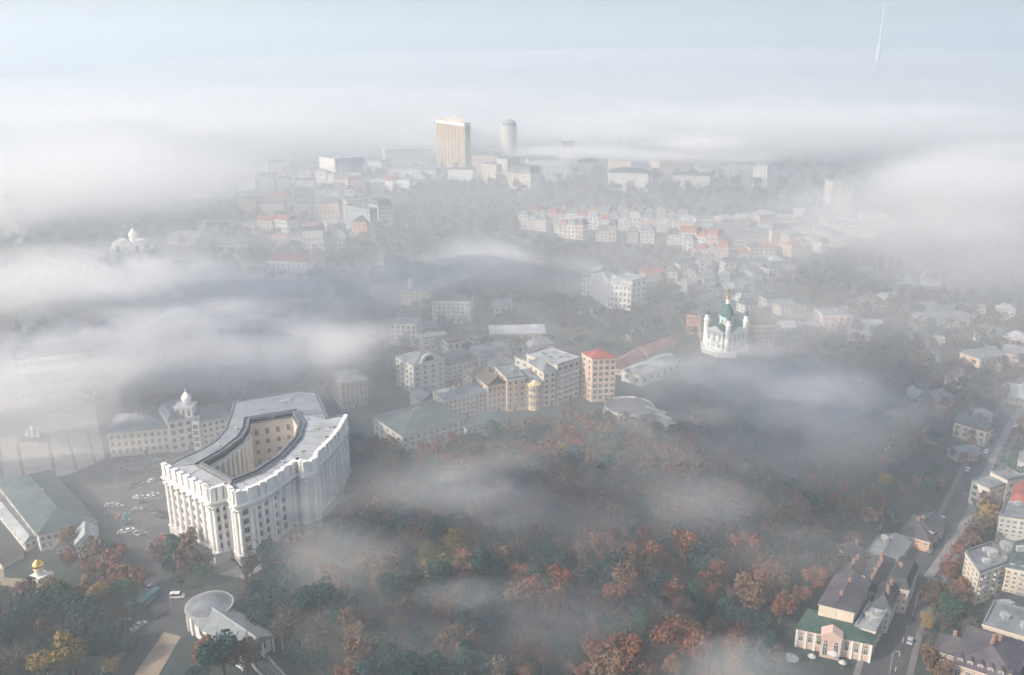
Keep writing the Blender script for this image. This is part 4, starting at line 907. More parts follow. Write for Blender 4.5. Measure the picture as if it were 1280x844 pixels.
# ------------------------------------------------------------------ clusters of small houses, row by row
def cluster(name, cat, where, group, lines, walls, roofs, kinds, hr, wr, dr, rs_seed, gap=1.0, rows=2, ridge=3.5):
    rs = random.Random(rs_seed)
    CW = {'white': 'white', 'cream': 'cream', 'pale': 'pale', 'grey': 'grey', 'peach': 'peach', 'yellow': 'yellow', 'pink': 'rose', 'tan': 'tan', 'mint': 'mint', 'red': 'red', 'salmon': 'salmon', 'bluegrey': 'blue-grey', 'orange': 'orange'}
    for (x0, y0, x1, y1) in lines:
        p, q = P(x0, y0), P(x1, y1); d = q - p; L = d.length; d.normalize(); s = 0
        while s < L - 4:
            w = rs.uniform(*wr); dep = rs.uniform(*dr); hh = rs.uniform(*hr); wc = rs.choice(walls); rc = rs.choice(roofs); kd = rs.choice(kinds)
            a = p + d*s; ang = math.atan2(d.y, d.x) + rs.uniform(-0.12, 0.12); e = Vector((math.cos(ang), math.sin(ang), 0)); n = Vector((-e.y, e.x, 0))
            pts = [a, a + e*w, a + e*w + n*dep, a + n*dep]; c = sum(pts, Vector())/4; c.z = 0
            clash = any(inside(k, v_.x, v_.y) for k in FOOT for v_ in (c, c.lerp(pts[0], .7), c.lerp(pts[1], .7), c.lerp(pts[2], .7), c.lerp(pts[3], .7)))
            s += w + gap*rs.uniform(0.6, 1.8)
            if clash: continue
            shape = {'hip': 'hipped', 'gable': 'gabled', 'flat': 'flat-roofed', 'mansard': 'mansard'}[kd]; size = 'taller' if hh > (hr[0]+hr[1])/2 else 'lower'
            lab = f"{size} {CW[wc]} {shape} {name.replace('_', ' ')}, {rc.replace('lightgrey', 'pale-grey')} roof, {where}"
            t = thing(name, lab, cat, c, 0, group); Q = [(v.x-c.x, v.y-c.y) for v in pts]; keep([(v.x, v.y) for v in pts], 1)
            block(t, c, Q, 0, hh, wc, rc, kd, ridge, rows, max(2, int(w/4)), 2, chim=rs.randint(0, 2), huts=0, dormers=(2 if kd == 'mansard' else 0), seed=rs.randint(0, 999), budget=[14], cornice=False)
cluster('townhouse', 'house', 'in the pastel row below the far wood', 'pastel townhouses of the far row', [(648, 286, 700, 292), (698, 297, 745, 302), (745, 302, 800, 304), (800, 304, 860, 307), (860, 311, 905, 318), (852, 322, 905, 328)], ['cream', 'white', 'salmon', 'grey', 'pink', 'pale'], ['red', 'grey', 'teal', 'grey'], ['mansard', 'mansard', 'hip'], (10, 18), (9, 15), (12, 16), 11, 0.05, 3, 5)
cluster('townhouse', 'house', 'in the rank behind the pastel row', 'pastel townhouses of the rank behind', [(660, 279, 735, 284), (735, 287, 860, 292), (700, 276, 850, 282)], ['white', 'salmon', 'pink', 'pale'], ['red', 'grey', 'lightgrey', 'red'], ['mansard', 'hip', 'gable'], (10, 17), (9, 15), (11, 15), 12, 0.1, 3, 5)
H('long_terrace', 'very long cream terrace with a taller stepped end in the pastel quarter', (906, 313), (962, 309), 22, 296, 'cream', 'grey', 'mansard', 4, 3, 14, 3, dormers=6)
H('stepped_end_house', 'taller cream house with turrets closing the very long cream terrace', (963, 310), (987, 307), 24, 289, 'cream', 'grey', 'mansard', 5, 5, 5, 3, chim=3, dormers=3)
cluster('townhouse', 'house', 'just below the very long cream terrace', 'pink townhouses below the long terrace', [(908, 327, 975, 325), (988, 322, 1032, 318)], ['salmon', 'pink', 'peach', 'pale'], ['grey', 'teal', 'red'], ['mansard', 'hip'], (9, 14), (10, 14), (11, 14), 13, 0.1, 3, 4)
cluster('hill_house', 'house', 'on the hill behind the domed church', 'small houses behind the domed church', [(832, 352, 905, 356), (858, 366, 930, 352), (870, 378, 945, 366), (905, 342, 985, 336), (925, 378, 970, 372), (930, 392, 968, 388), (850, 343, 900, 340), (940, 352, 1000, 345)], ['pale', 'cream', 'white', 'bluegrey', 'grey'], ['teal', 'teal', 'grey', 'lightgrey'], ['hip', 'gable', 'gable'], (7, 11), (9, 15), (9, 13), 14, 4, 2, 4)
cluster('ridge_home', 'house', 'scattered beyond the pastel quarter', 'houses beyond the pastel quarter', [(985, 300, 1100, 296), (1000, 288, 1110, 284), (870, 290, 1000, 282), (985, 313, 1060, 308), (1000, 276, 1060, 274)], ['pale', 'cream', 'salmon', 'white'], ['grey', 'teal', 'lightgrey'], ['hip', 'gable', 'flat'], (9, 16), (13, 22), (12, 18), 15, 7, 2, 4)
cluster('ridge_home', 'house', 'among dense blocks of the western ridge', 'dense blocks of the western ridge', [(300, 245, 400, 243), (340, 262, 435, 258), (350, 232, 400, 230), (300, 270, 345, 270), (370, 275, 435, 272), (395, 300, 418, 300), (310, 224, 345, 222), (405, 248, 470, 245), (380, 318, 420, 316), (455, 236, 500, 240), (400, 285, 440, 285)], ['pale', 'cream', 'salmon', 'white', 'grey', 'bluegrey'], ['grey', 'dark', 'teal', 'lightgrey', 'red'], ['flat', 'hip', 'gable', 'flat'], (14, 30), (16, 30), (14, 24), 16, 6, 4, 5)
cluster('far_block', 'building', 'on the hazy skyline near the golden tower', 'hazy blocks on the skyline', [(590, 216, 605, 216), (660, 216, 720, 214), (720, 218, 790, 222), (790, 226, 905, 222), (460, 214, 485, 216), (560, 226, 600, 228), (840, 236, 905, 238), (760, 238, 800, 240)], ['pale', 'white', 'salmon', 'grey'], ['grey', 'lightgrey', 'teal'], ['flat', 'hip'], (14, 30), (28, 60), (22, 36), 17, 14, 4, 6)

cluster('hill_house', 'house', 'on the misty slope east of the church', 'small houses on the misty eastern slope', [(1060, 392, 1130, 380), (1120, 366, 1210, 372), (1130, 430, 1165, 440), (1205, 396, 1270, 402), (1090, 350, 1180, 352), (1180, 480, 1225, 492), (1150, 455, 1190, 462), (1130, 500, 1158, 520), (1216, 425, 1275, 440), (1190, 545, 1215, 552), (1250, 455, 1290, 462), (975, 395, 1020, 388), (975, 420, 1015, 418)], ['pale', 'cream', 'white', 'salmon', 'grey'], ['grey', 'teal', 'lightgrey', 'brown'], ['hip', 'gable', 'gable', 'flat'], (5, 9), (9, 17), (8, 12), 24, 7, 2, 4)
cluster('yard_house', 'house', 'in the yards behind the cream terrace', 'yard houses behind the cream terrace', [(560, 448, 612, 440), (530, 440, 560, 436), (640, 452, 690, 446), (600, 470, 640, 462), (690, 446, 722, 440), (590, 488, 630, 478), (522, 420, 560, 418), (640, 474, 670, 470), (590, 402, 640, 398)], ['pale', 'cream', 'grey', 'pink'], ['grey', 'teal', 'brown', 'grey'], ['gable', 'hip', 'flat'], (7, 12), (11, 18), (9, 12), 25, 3, 2, 4)
cluster('ridge_home', 'house', 'down the western ridge towards the red-roofed mansion', 'houses down the western ridge', [(300, 292, 345, 296), (400, 270, 440, 268), (345, 296, 378, 300), (410, 292, 440, 290), (385, 258, 440, 256), (395, 232, 440, 236), (340, 312, 376, 310), (300, 258, 345, 256), (330, 234, 372, 232), (392, 216, 470, 214)], ['pale', 'cream', 'salmon', 'white', 'grey'], ['grey', 'dark', 'lightgrey', 'red'], ['flat', 'hip', 'gable'], (10, 22), (12, 24), (12, 18), 26, 2, 3, 4)
cluster('lane_house', 'house', 'packed behind the street fronts of the lower town', 'yard houses of the lower town', [(1040, 722, 1062, 712), (1062, 712, 1100, 706), (1110, 742, 1130, 730), (1128, 722, 1142, 700), (1085, 720, 1110, 716)], ['cream', 'pink', 'salmon', 'grey'], ['dark', 'plum', 'grey', 'teal'], ['gable', 'hip'], (5, 8), (7, 11), (7, 9), 27, 0.6, 2, 3)
cluster('east_house', 'house', 'stacked up beyond the lower street boulevard', 'houses beyond the boulevard', [(1232, 640, 1262, 632), (1262, 628, 1300, 636), (1270, 600, 1300, 606), (1225, 725, 1245, 712), (1262, 790, 1300, 800)], ['cream', 'pale', 'mint', 'salmon'], ['grey', 'dark', 'teal'], ['flat', 'hip', 'mansard'], (8, 14), (9, 14), (9, 12), 28, 0.8, 3, 3)
# ------------------------------------------------------------------ cars
def car_meshes(kind):
    L, W = {'car': (4.5, 1.85), 'van': (5.4, 2.1), 'bus': (11.5, 2.6)}[kind]; x = L/2; w = W/2
    body = MB()
    if kind == 'car': prof = [(-x, .35), (-x, .85), (-x+.25, .98), (-x*.30, 1.0), (x*.38, .98), (x-.15, .82), (x, .6), (x, .35)]; cab = [(-x*.80, .99), (-x*.55, 1.48), (x*.05, 1.5), (x*.42, .985)]
    elif kind == 'van': prof = [(-x, .4), (-x, 1.25), (x*.55, 1.25), (x-.1, .95), (x, .4)]; cab = [(-x*.99, 1.25), (-x*.95, 2.2), (x*.35, 2.2), (x*.62, 1.25)]
    else: prof = [(-x, .4), (-x, 1.35), (x, 1.35), (x, .4)]; cab = [(-x*.995, 1.35), (-x*.985, 2.9), (x*.97, 2.9), (x*.995, 1.35)]
    n = len(prof); vs = [(px_, s*w, z) for s in (-1, 1) for px_, z in prof]
    body.add(vs, [tuple(range(n)), tuple(reversed(range(n, 2*n)))] + [((i+1) % n, i, n+i, n+(i+1) % n) for i in range(n)])
    cb = MB(); n = len(cab); vs = [(px_, s*w*(.96 if z < 1.4 else .82 if kind == 'car' else .93), z) for s in (-1, 1) for px_, z in cab]
    cb.add(vs, [tuple(range(n)), tuple(reversed(range(n, 2*n)))] + [((i+1) % n, i, n+i, n+(i+1) % n) for i in range(n)])
    rf = MB(); a, b_ = cab[1], cab[2]; rf.box(((a[0]+b_[0])/2, 0, a[1]-.01), (b_[0]-a[0]+.1, 2*w*(.84 if kind == 'car' else .95), .06))
    wh = MB(); r = .33 if kind != 'bus' else .48
    vs = [(r*math.cos(t), y, r*math.sin(t)) for y in (-.12, .12) for t in np.linspace(0, 2*math.pi, 12, endpoint=False)]
    wh.add(vs, [tuple(range(12)), tuple(reversed(range(12, 24)))] + [((i+1) % 12, i, 12+i, 12+(i+1) % 12) for i in range(12)])
    return body, cb, rf, wh, r, [(sx*x*.62, sy*(w-.08), r) for sx in (-1, 1) for sy in (-1, 1)]
CARC = {'white': (.72, .72, .72), 'silver': (.42, .43, .45), 'grey': (.16, .165, .17), 'dark': (.03, .033, .04), 'red': (.32, .05, .04), 'teal': (.06, .24, .25)}
CM = {}
def car_proto(kind, colr):
    if (kind, colr) in CM: return CM[(kind, colr)]
    bo, cb, rf, wh, r, wp = car_meshes(kind); pm = mat('car_paint_'+colr, CARC[colr], .3, 0, spec=.5); tm = mat('tyre', (.02, .02, .02), .9, 0)
    CM[(kind, colr)] = (bo.mesh('body', pm), cb.mesh('cabin', GLASS), rf.mesh('cabin_roof', pm), wh.mesh('wheel', tm), wp); return CM[(kind, colr)]
NCAR = {}
def car(px, py, ang, colr, where, group, kind='car', label=None, z=.04):
    bo, cb, rf, wh, wp = car_proto(kind, colr); p = P(px, py, z)
    t = thing('bus' if kind == 'bus' else 'van' if kind == 'van' else 'parked_car', label or f"{colr} {'van' if kind == 'van' else 'car'} {where}", 'bus' if kind == 'bus' else kind, p, R(ang), group)
    link('body', bo, t); c = link('cabin', cb, t); link('cabin_roof', rf, c)
    for q in wp: link('wheel', wh, t, q)
rc = random.Random(4)
# rows read off the photo: (px, py, heading, colour)
rows = [
 ('in the row at the foot of the cream building', 'cars in the row by the cream building', [(160, 577, 40, 'white'), (176, 575, 40, 'dark'), (189, 576, 40, 'white'), (197, 576, 40, 'silver'), (206, 573, 40, 'dark'), (222, 570, 40, 'grey')]),
 ('in the diagonal row in the middle of the square', 'cars in the middle row of the square', [(152, 586, 70, 'white'), (151, 592, 10, 'dark'), (158, 590, 10, 'grey'), (163, 592, 10, 'dark'), (174, 592, 15, 'white'), (180, 590, 15, 'grey'), (183, 586, 40, 'dark'), (188, 586, 40, 'dark'), (194, 585, 40, 'grey'), (200, 586, 40, 'dark')]),
 ('in the double row before the white curved building', 'cars in the double row of the square', [(168, 606, 30, 'dark'), (165, 611, 20, 'dark'), (178, 602, 50, 'dark'), (182, 606, 20, 'grey'), (190, 602, 60, 'white'), (198, 600, 40, 'dark')]),
 ('parked just beside the plinth of the white curved building', 'cars beside the plinth', [(173, 623, 15, 'white'), (180, 623, 20, 'silver'), (179, 629, 10, 'dark'), (187, 622, 30, 'white'), (193, 619, 30, 'silver'), (172, 638, 20, 'silver'), (190, 642, -30, 'grey'), (199, 646, -20, 'dark'), (203, 672, -25, 'white')]),
 ('standing loose near the square edge by the lawn', 'cars near the lawn edge', [(137, 633, 20, 'white'), (143, 632, 20, 'silver'), (148, 634, 20, 'silver'), (150, 647, 60, 'white'), (158, 645, 60, 'white'), (157, 652, 10, 'teal'), (162, 655, 10, 'dark'), (154, 666, 20, 'white'), (162, 664, 50, 'white'), (171, 668, -40, 'silver'), (178, 668, 10, 'grey')]),
 ('along the road below the square', 'cars along the road below the square', [(142, 704, 80, 'white'), (141, 712, 85, 'silver'), (188, 735, 75, 'silver'), (196, 742, 60, 'dark'), (176, 782, 50, 'white'), (166, 790, 60, 'silver'), (158, 778, 50, 'grey'), (200, 770, 60, 'dark')]),
]
for where, grp, lst in rows:
    for px_, py_, a_, c_ in lst: car(px_, py_, a_ + rc.uniform(-4, 4), rc.choice(['white', 'silver', 'grey', 'red', 'teal', 'dark', 'silver']) if c_ == 'white' and rc.random() < .6 else c_, where, grp)
car(186, 752, 72, 'teal', '', None, 'bus', 'teal bus with a pale roof on the road below the square')
car(222, 747, 5, 'white', '', None, 'van', 'single white van parked at the round end of the station')
car(433, 657, 30, 'white', '', None, 'van', 'white van by the trees behind the white curved building')
car(361, 682, 40, 'dark', '', None, 'car', 'dark car at the foot of the tall white facade')
L = [P(*p) for p in ST]; ds = [0]
for a, b_ in zip(L, L[1:]): ds.append(ds[-1] + (b_-a).length)
def along(line, s):
    acc = 0
    for a, b_ in zip(line, line[1:]):
        l = (b_-a).length
        if s <= acc + l or b_ is line[-1]: e = (b_-a)/l; return a + e*(s-acc), math.atan2(e.y, e.x)
        acc += l
s = 40
while s < ds[-1] - 20:
    for lane, tr in ((5.4, 'parked along the kerb of the houses'), (-5.4, 'parked along the boulevard side of the street'), (1.7, 'driving down the lower street')):
        if rc.random() < (0.5 if abs(lane) > 5 else 0.16):
            p, a = along(L, s + rc.uniform(-1, 1)); q = p + Vector((-math.sin(a), math.cos(a), 0))*lane; c_ = rc.choice(['white', 'silver', 'grey', 'grey', 'dark', 'dark', 'dark', 'red'])
            bo, cb, rf, wh, wp = car_proto('car', c_); q.z = .04
            if inside(np.array([(v.x, v.y) for v in [P(0, 0)]*3]), 0, 0): pass
            t = thing('parked_car', f"{c_} car {tr}", 'car', q, a, 'cars ' + tr); link('body', bo, t); c = link('cabin', cb, t); link('cabin_roof', rf, c)
            for w_ in wp: link('wheel', wh, t, w_)
    s += 7.5
# street lamps of the square and the street
LM = {}
def lamp(px, py, lab, grp):
    p = P(px, py); t = thing('street_lamp', lab, 'street lamp', p, 0, grp)
    if not LM:
        b = MB(); b.tube((0, 0, 0), (0, 0, 8.5), .12, .07, 6); LM['p'] = b.mesh('post', GRANITE); b = MB(); b.tube((0, 0, 8.4), (1.5, 0, 8.9), .06, .05, 5); b.box((1.7, 0, 8.82), (.8, .3, .14)); LM['h'] = b.mesh('lamp_arm', GRANITE)
    link('post', LM['p'], t); link('lamp_arm', LM['h'], t)
for q in [(127, 590), (146, 612), (134, 660), (210, 590), (186, 700), (215, 768)]: lamp(*q, 'slim grey street lamp standing in the car park square', 'street lamps of the square')
for q in [(1112, 842), (1143, 765), (1180, 692), (1218, 632), (1242, 580)]: lamp(*q, 'slim grey street lamp on the lower street pavement', 'street lamps of the lower street')

# ------------------------------------------------------------------ trees
LEAF = {
 'green': leaf_mat('leaf_green', (0.020, 0.059, 0.049), (0.041, 0.088, 0.061)),
 'teal': leaf_mat('leaf_deep_green', (0.011, 0.044, 0.050), (0.026, 0.063, 0.061)),
 'lime': leaf_mat('leaf_yellow_green', (0.060, 0.120, 0.050), (0.210, 0.180, 0.050)),
 'rust': leaf_mat('leaf_rust', (0.128, 0.056, 0.039), (0.201, 0.095, 0.061)),
 'ochre': leaf_mat('leaf_ochre', (0.159, 0.110, 0.039), (0.268, 0.189, 0.061)),
 'brown': leaf_mat('leaf_brown', (0.088, 0.063, 0.049), (0.152, 0.100, 0.068)),
 'grey': leaf_mat('bare_twigs', (0.083, 0.073, 0.067), (0.134, 0.115, 0.102)),
}
def crown_arrays(seed, n, size, tall=1.0, sparse=False):
    """n leaf clumps filling an uneven crown of unit radius; returns verts (4n,3)"""
    g = np.random.default_rng(seed)
    m = g.integers(7, 11); cen = g.normal(size=(m, 3)); cen /= np.linalg.norm(cen, axis=1)[:, None]; cen *= g.uniform(0.2, 0.72, (m, 1)); cen[:, 2] = cen[:, 2]*0.75*tall + 0.05
    rad = g.uniform(0.22, 0.50, m)
    k = g.integers(0, m, n); d = g.normal(size=(n, 3)); d /= np.linalg.norm(d, axis=1)[:, None]
    rr = g.uniform(0.55 if not sparse else 0.2, 1.0, (n, 1))**0.6
    c = cen[k] + d*rad[k][:, None]*rr*np.array([1, 1, 0.95*tall])
    nr = d + g.normal(scale=0.55, size=(n, 3)); nr[:, 2] += 0.25; nr /= np.linalg.norm(nr, axis=1)[:, None]
    t = np.cross(nr, g.normal(size=(n, 3))); t /= np.linalg.norm(t, axis=1)[:, None]; b = np.cross(nr, t)
    sz = size*g.uniform(0.6, 1.35, (n, 1)); asp = g.uniform(0.5, 1.0, (n, 1))
    v = np.stack([c - t*sz - b*sz*asp*.6, c + t*sz*.7 - b*sz*asp, c + t*sz + b*sz*asp*.7, c - t*sz*.6 + b*sz*asp], axis=1)
    return v.reshape(-1, 3)
def quad_mesh(name, v, m, mi=None, mats=None):
    me = bpy.data.meshes.new(name); n = len(v)//4
    me.vertices.add(len(v)); me.vertices.foreach_set('co', v.astype(np.float32).ravel()); me.loops.add(4*n); me.loops.foreach_set('vertex_index', np.arange(4*n, dtype=np.int32))
    me.polygons.add(n); me.polygons.foreach_set('loop_start', np.arange(0, 4*n, 4, dtype=np.int32)); me.polygons.foreach_set('loop_total', np.full(n, 4, dtype=np.int32))
    for k in (mats or [m]): me.materials.append(k)
    if mi is not None: me.polygons.foreach_set('material_index', mi.astype(np.int32))
    me.update(calc_edges=True); return me
def trunk_mesh(seed, limbs):
    g = random.Random(seed); b = MB(); b.tube((0, 0, -0.3), (0, 0, 0.62), .035, .022, 7)
    for i in range(limbs):
        a = 2*math.pi*i/limbs + g.uniform(-.4, .4); z = g.uniform(.34, .6); r = g.uniform(.16, .34); e = (r*math.cos(a), r*math.sin(a), z + g.uniform(.16, .34)); b.tube((0, 0, z), e, .014, .006, 5)
        for j in range(2): b.tube(e, (e[0]*g.uniform(1.1, 1.6), e[1]*g.uniform(1.1, 1.6), e[2]+g.uniform(.04, .16)), .006, .003, 4)
    return b.mesh('trunk', BARK)
CR = {}
for c_ in LEAF:
    for k in range(4 if c_ not in ('grey',) else 3):
        bare = c_ == 'grey'
        CR[(c_, k)] = quad_mesh('crown', crown_arrays(100 + 17*k + 5*sum(map(ord, c_)), 1500 if not bare else 700, 0.062 if not bare else 0.040, [1.0, 1.15, .9, 1.25][k], bare), LEAF[c_])
TR = [trunk_mesh(k, 6) for k in range(4)]
COLN = {'green': 'green', 'teal': 'dark green', 'lime': 'yellow-green', 'rust': 'rust-red', 'ochre': 'yellow-ochre', 'brown': 'brown-leaved', 'grey': 'bare grey-brown'}
ALLB = FOOT + ROADS
def blocked(x, y):
    for k in ALLB:
        if k[:, 0].min() <= x <= k[:, 0].max() and k[:, 1].min() <= y <= k[:, 1].max() and inside(k, x, y): return True
    return False
# trees that stand out in the photograph
SOLO = [
 (540, 724, 'lime', 9.5, 'largest green tree with a yellowing top rising clear of the park mist'),
 (575, 752, 'ochre', 3.2, 'small yellow tree just below the large clear green tree'),
 (471, 622, 'ochre', 4.2, 'yellow poplar-like tree near the corner of the white curved building'),
 (490, 592, 'ochre', 4.0, 'pale yellow tree below the corner of the green-grey hall'),
 (527, 622, 'ochre', 4.4, 'round olive-yellow tree in front of the low wing'),
 (815, 560, 'ochre', 4.6, 'yellow-green tree directly below the round viewing terrace'),
 (702, 572, 'ochre', 4.6, 'olive-yellow tree above the red clump on the park slope'),
 (988, 768, 'ochre', 4.3, 'tall golden tree standing alone beside the plum-roofed gable house'),
 (88, 690, 'ochre', 4.4, 'yellow-green tree beside the cream lodge at the lawn'),
 (108, 742, 'ochre', 5.0, 'broad yellow tree between the gate chapel and the road'),
 (1190, 520, 'ochre', 3.4, 'orange-ochre tree on the slope beside the orange-peach wall'),
 (262, 832, 'rust', 6.4, 'large russet tree in front of the station hall')]
for px_, py_, c_, r, lab in SOLO:
    q = P(px_, py_); ALLB.append(np.array([(q.x + (r+1.8)*math.cos(k), q.y + (r+1.8)*math.sin(k)) for k in np.linspace(0, 2*math.pi, 12, endpoint=False)]))
def poisson(px_poly, dist, seed, tries=30000):
    poly = np.array([(P(*p).x, P(*p).y) for p in px_poly]); g = np.random.default_rng(seed); lo, hi = poly.min(0), poly.max(0); grid = {}; out = []
    area = np.prod(hi-lo); N = int(min(tries, area/(dist*dist)*14))
    for x, y in g.uniform(lo, hi, (N, 2)):
        if not inside(poly, x, y): continue
        ci, cj = int(x//dist), int(y//dist)
        if any((x-a)**2 + (y-b)**2 < dist*dist for i in (-1, 0, 1) for j in (-1, 0, 1) for a, b in grid.get((ci+i, cj+j), ())): continue
        if blocked(x, y): continue
        grid.setdefault((ci, cj), []).append((x, y)); out.append((x, y))
    return out
ZONES = [   # where, pixel polygon, spacing, colour weights, crown radius
 ('in the park wood below the white curved building', [(225, 870), (330, 844), (322, 800), (300, 770), (290, 742), (330, 700), (445, 655), (560, 640), (640, 700), (640, 870)], 6.7, dict(teal=8, green=3, brown=4, rust=.3, grey=2.5, ochre=.3), (5.0, 7.6)),
 ('in the middle of the park wood', [(640, 870), (640, 700), (560, 640), (700, 560), (860, 575), (960, 650), (985, 760), (960, 870)], 6.6, dict(teal=4.5, green=2.6, brown=5, rust=6.5, grey=2.5, ochre=.5), (4.8, 7.2)),
 ('on the park slope under the green-grey hall', [(440, 655), (445, 560), (500, 575), (585, 560), (640, 545), (760, 525), (860, 560), (860, 575), (700, 560), (560, 640)], 7.2, dict(teal=2.5, green=2, brown=5, rust=6.5, grey=3, ochre=1.1), (4.6, 6.8)),
 ('between the car park and the station', [(190, 700), (226, 694), (266, 712), (262, 730), (238, 738), (205, 740), (196, 722)], 6.5, dict(brown=4, green=3, teal=3), (2.6, 4.0)),
 ('on the verge of the road below the square', [(128, 690), (146, 686), (180, 740), (192, 775), (170, 770), (140, 720)], 7.5, dict(brown=4, green=4, teal=3, ochre=1), (3.2, 5.0)),
 ('in the gardens around the gate chapel', [(-60, 870), (-60, 740), (60, 760), (100, 700), (140, 700), (175, 790), (150, 870)], 6.6, dict(teal=7, green=4, brown=2.5, rust=.3, ochre=1.6, grey=1.5), (4.2, 6.6)),
 ('on the wooded edge beside the villa row', [(985, 760), (960, 650), (1000, 640), (1110, 640), (1120, 660), (1075, 690), (1030, 730), (1000, 775)], 7.2, dict(teal=4, green=3, brown=4, rust=2.5, grey=2, ochre=.5), (4.8, 7.0)),
 ('lining the boulevard side of the lower street', [(1118, 870), (1140, 780), (1180, 720), (1210, 680), (1234, 630), (1250, 655), (1225, 705), (1196, 740), (1216, 800), (1180, 816), (1165, 870)], 6.5, dict(grey=5, brown=5, green=2, ochre=.8), (4.2, 6.0)),
]
cand = []
for zi, (w, poly, dist, wt, rr) in enumerate(ZONES):
    for x, y in poisson(poly, dist, 40+zi): cand.append((math.hypot(x, y), x, y, zi))
cand.sort()
rt = random.Random(21); NMAX = 292; single, rest = cand[:NMAX-12], cand[NMAX-12:]
from mathutils import noise as mnoise
def pick(wt, x=0, y=0):
    n_ = mnoise.noise(Vector((x/34.0, y/34.0, 3.1))); n2 = mnoise.noise(Vector((x/26.0, y/26.0, 9.7)))
    k = {'rust': max(0.05, 1 + 3.2*n_)**1.6, 'teal': max(.2, 1 - 1.8*n_), 'green': max(.2, 1 + 1.6*n2), 'ochre': max(.3, 1 + 2*n2), 'brown': 1, 'grey': max(.2, 1 - 1.5*n2)}
    return rt.choices(list(wt), [wt[q]*k[q] for q in wt])[0]
def tree(x, y, c_, r, where, label=None, group=None, name=None):
    hgt = r*rt.uniform(1.85, 2.75); nm = name or {'grey': 'bare_tree', 'teal': 'green_tree', 'green': 'green_tree'}.get(c_, 'autumn_tree')
    t = thing(nm, label or f"{COLN[c_]} tree {where}", 'tree', (x, y, 0), rt.uniform(0, 6.28), None if label else (group or f"{COLN[c_]} trees {where}"))
    tr = link('trunk', TR[rt.randrange(4)], t); tr.scale = (hgt*1.05, hgt*1.05, hgt)
    cr = link('crown', CR[(c_, rt.randrange(3 if c_ == 'grey' else 4))], t, (0, 0, hgt - r*0.98), rt.uniform(0, 6.28)); cr.scale = (r, r*rt.uniform(.88, 1.1), r*rt.uniform(.92, 1.12))
for px_, py_, c_, r, lab in SOLO:
    q = P(px_, py_); tree(q.x, q.y, c_, r, '', lab)
for _d, x, y, zi in single:
    w, poly, dist, wt, rr = ZONES[zi]; c_ = pick(wt, x, y)
    tree(x, y, c_, (rr[0]*0.72 + (rr[1]*1.16 - rr[0]*0.72)*rt.random()**1.2)*(0.9 if c_ == 'grey' else 1), w)

# woods beyond: one object each, far too many trees to count
LOW = {c_: [crown_arrays(500+7*k+sum(map(ord, c_)), 300 if c_ != 'grey' else 230, 0.110 if c_ != 'grey' else 0.078, [1.0, 1.2, .9][k], c_ == 'grey') for k in range(3)] for c_ in LEAF}
LK = list(LEAF); LM_ = [LEAF[k] for k in LK]
def wood(name, pts, wt, rr, seed):
    g = np.random.default_rng(seed); names = list(wt); pr = np.array([wt[k] for k in names], float); pr /= pr.sum(); V = []; M = []
    for x, y in pts:
        c_ = (pick(wt, x, y) if name == 'park_wood' or 'slope' in name else names[g.choice(len(names), p=pr)]); v = LOW[c_][g.integers(3)]; r = g.uniform(*rr); a = g.uniform(0, 6.28); ca, sa = math.cos(a), math.sin(a)
        o = np.empty_like(v); o[:, 0] = (v[:, 0]*ca - v[:, 1]*sa)*r + x; o[:, 1] = (v[:, 0]*sa + v[:, 1]*ca)*r + y; o[:, 2] = v[:, 2]*r + r*g.uniform(.95, 1.35); V.append(o); M.append(np.full(len(v)//4, LK.index(c_)))
    if not V: return
    o = link(name, quad_mesh(name, np.concatenate(V), None, np.concatenate(M), LM_)); struct(o, 'stuff'); return o
mixp = dict(teal=2.5, green=2, brown=5, rust=6.5, grey=3, ochre=.7)
wood('park_wood', [(x, y) for _d, x, y, zi in rest], mixp, (4.6, 6.8), 1)
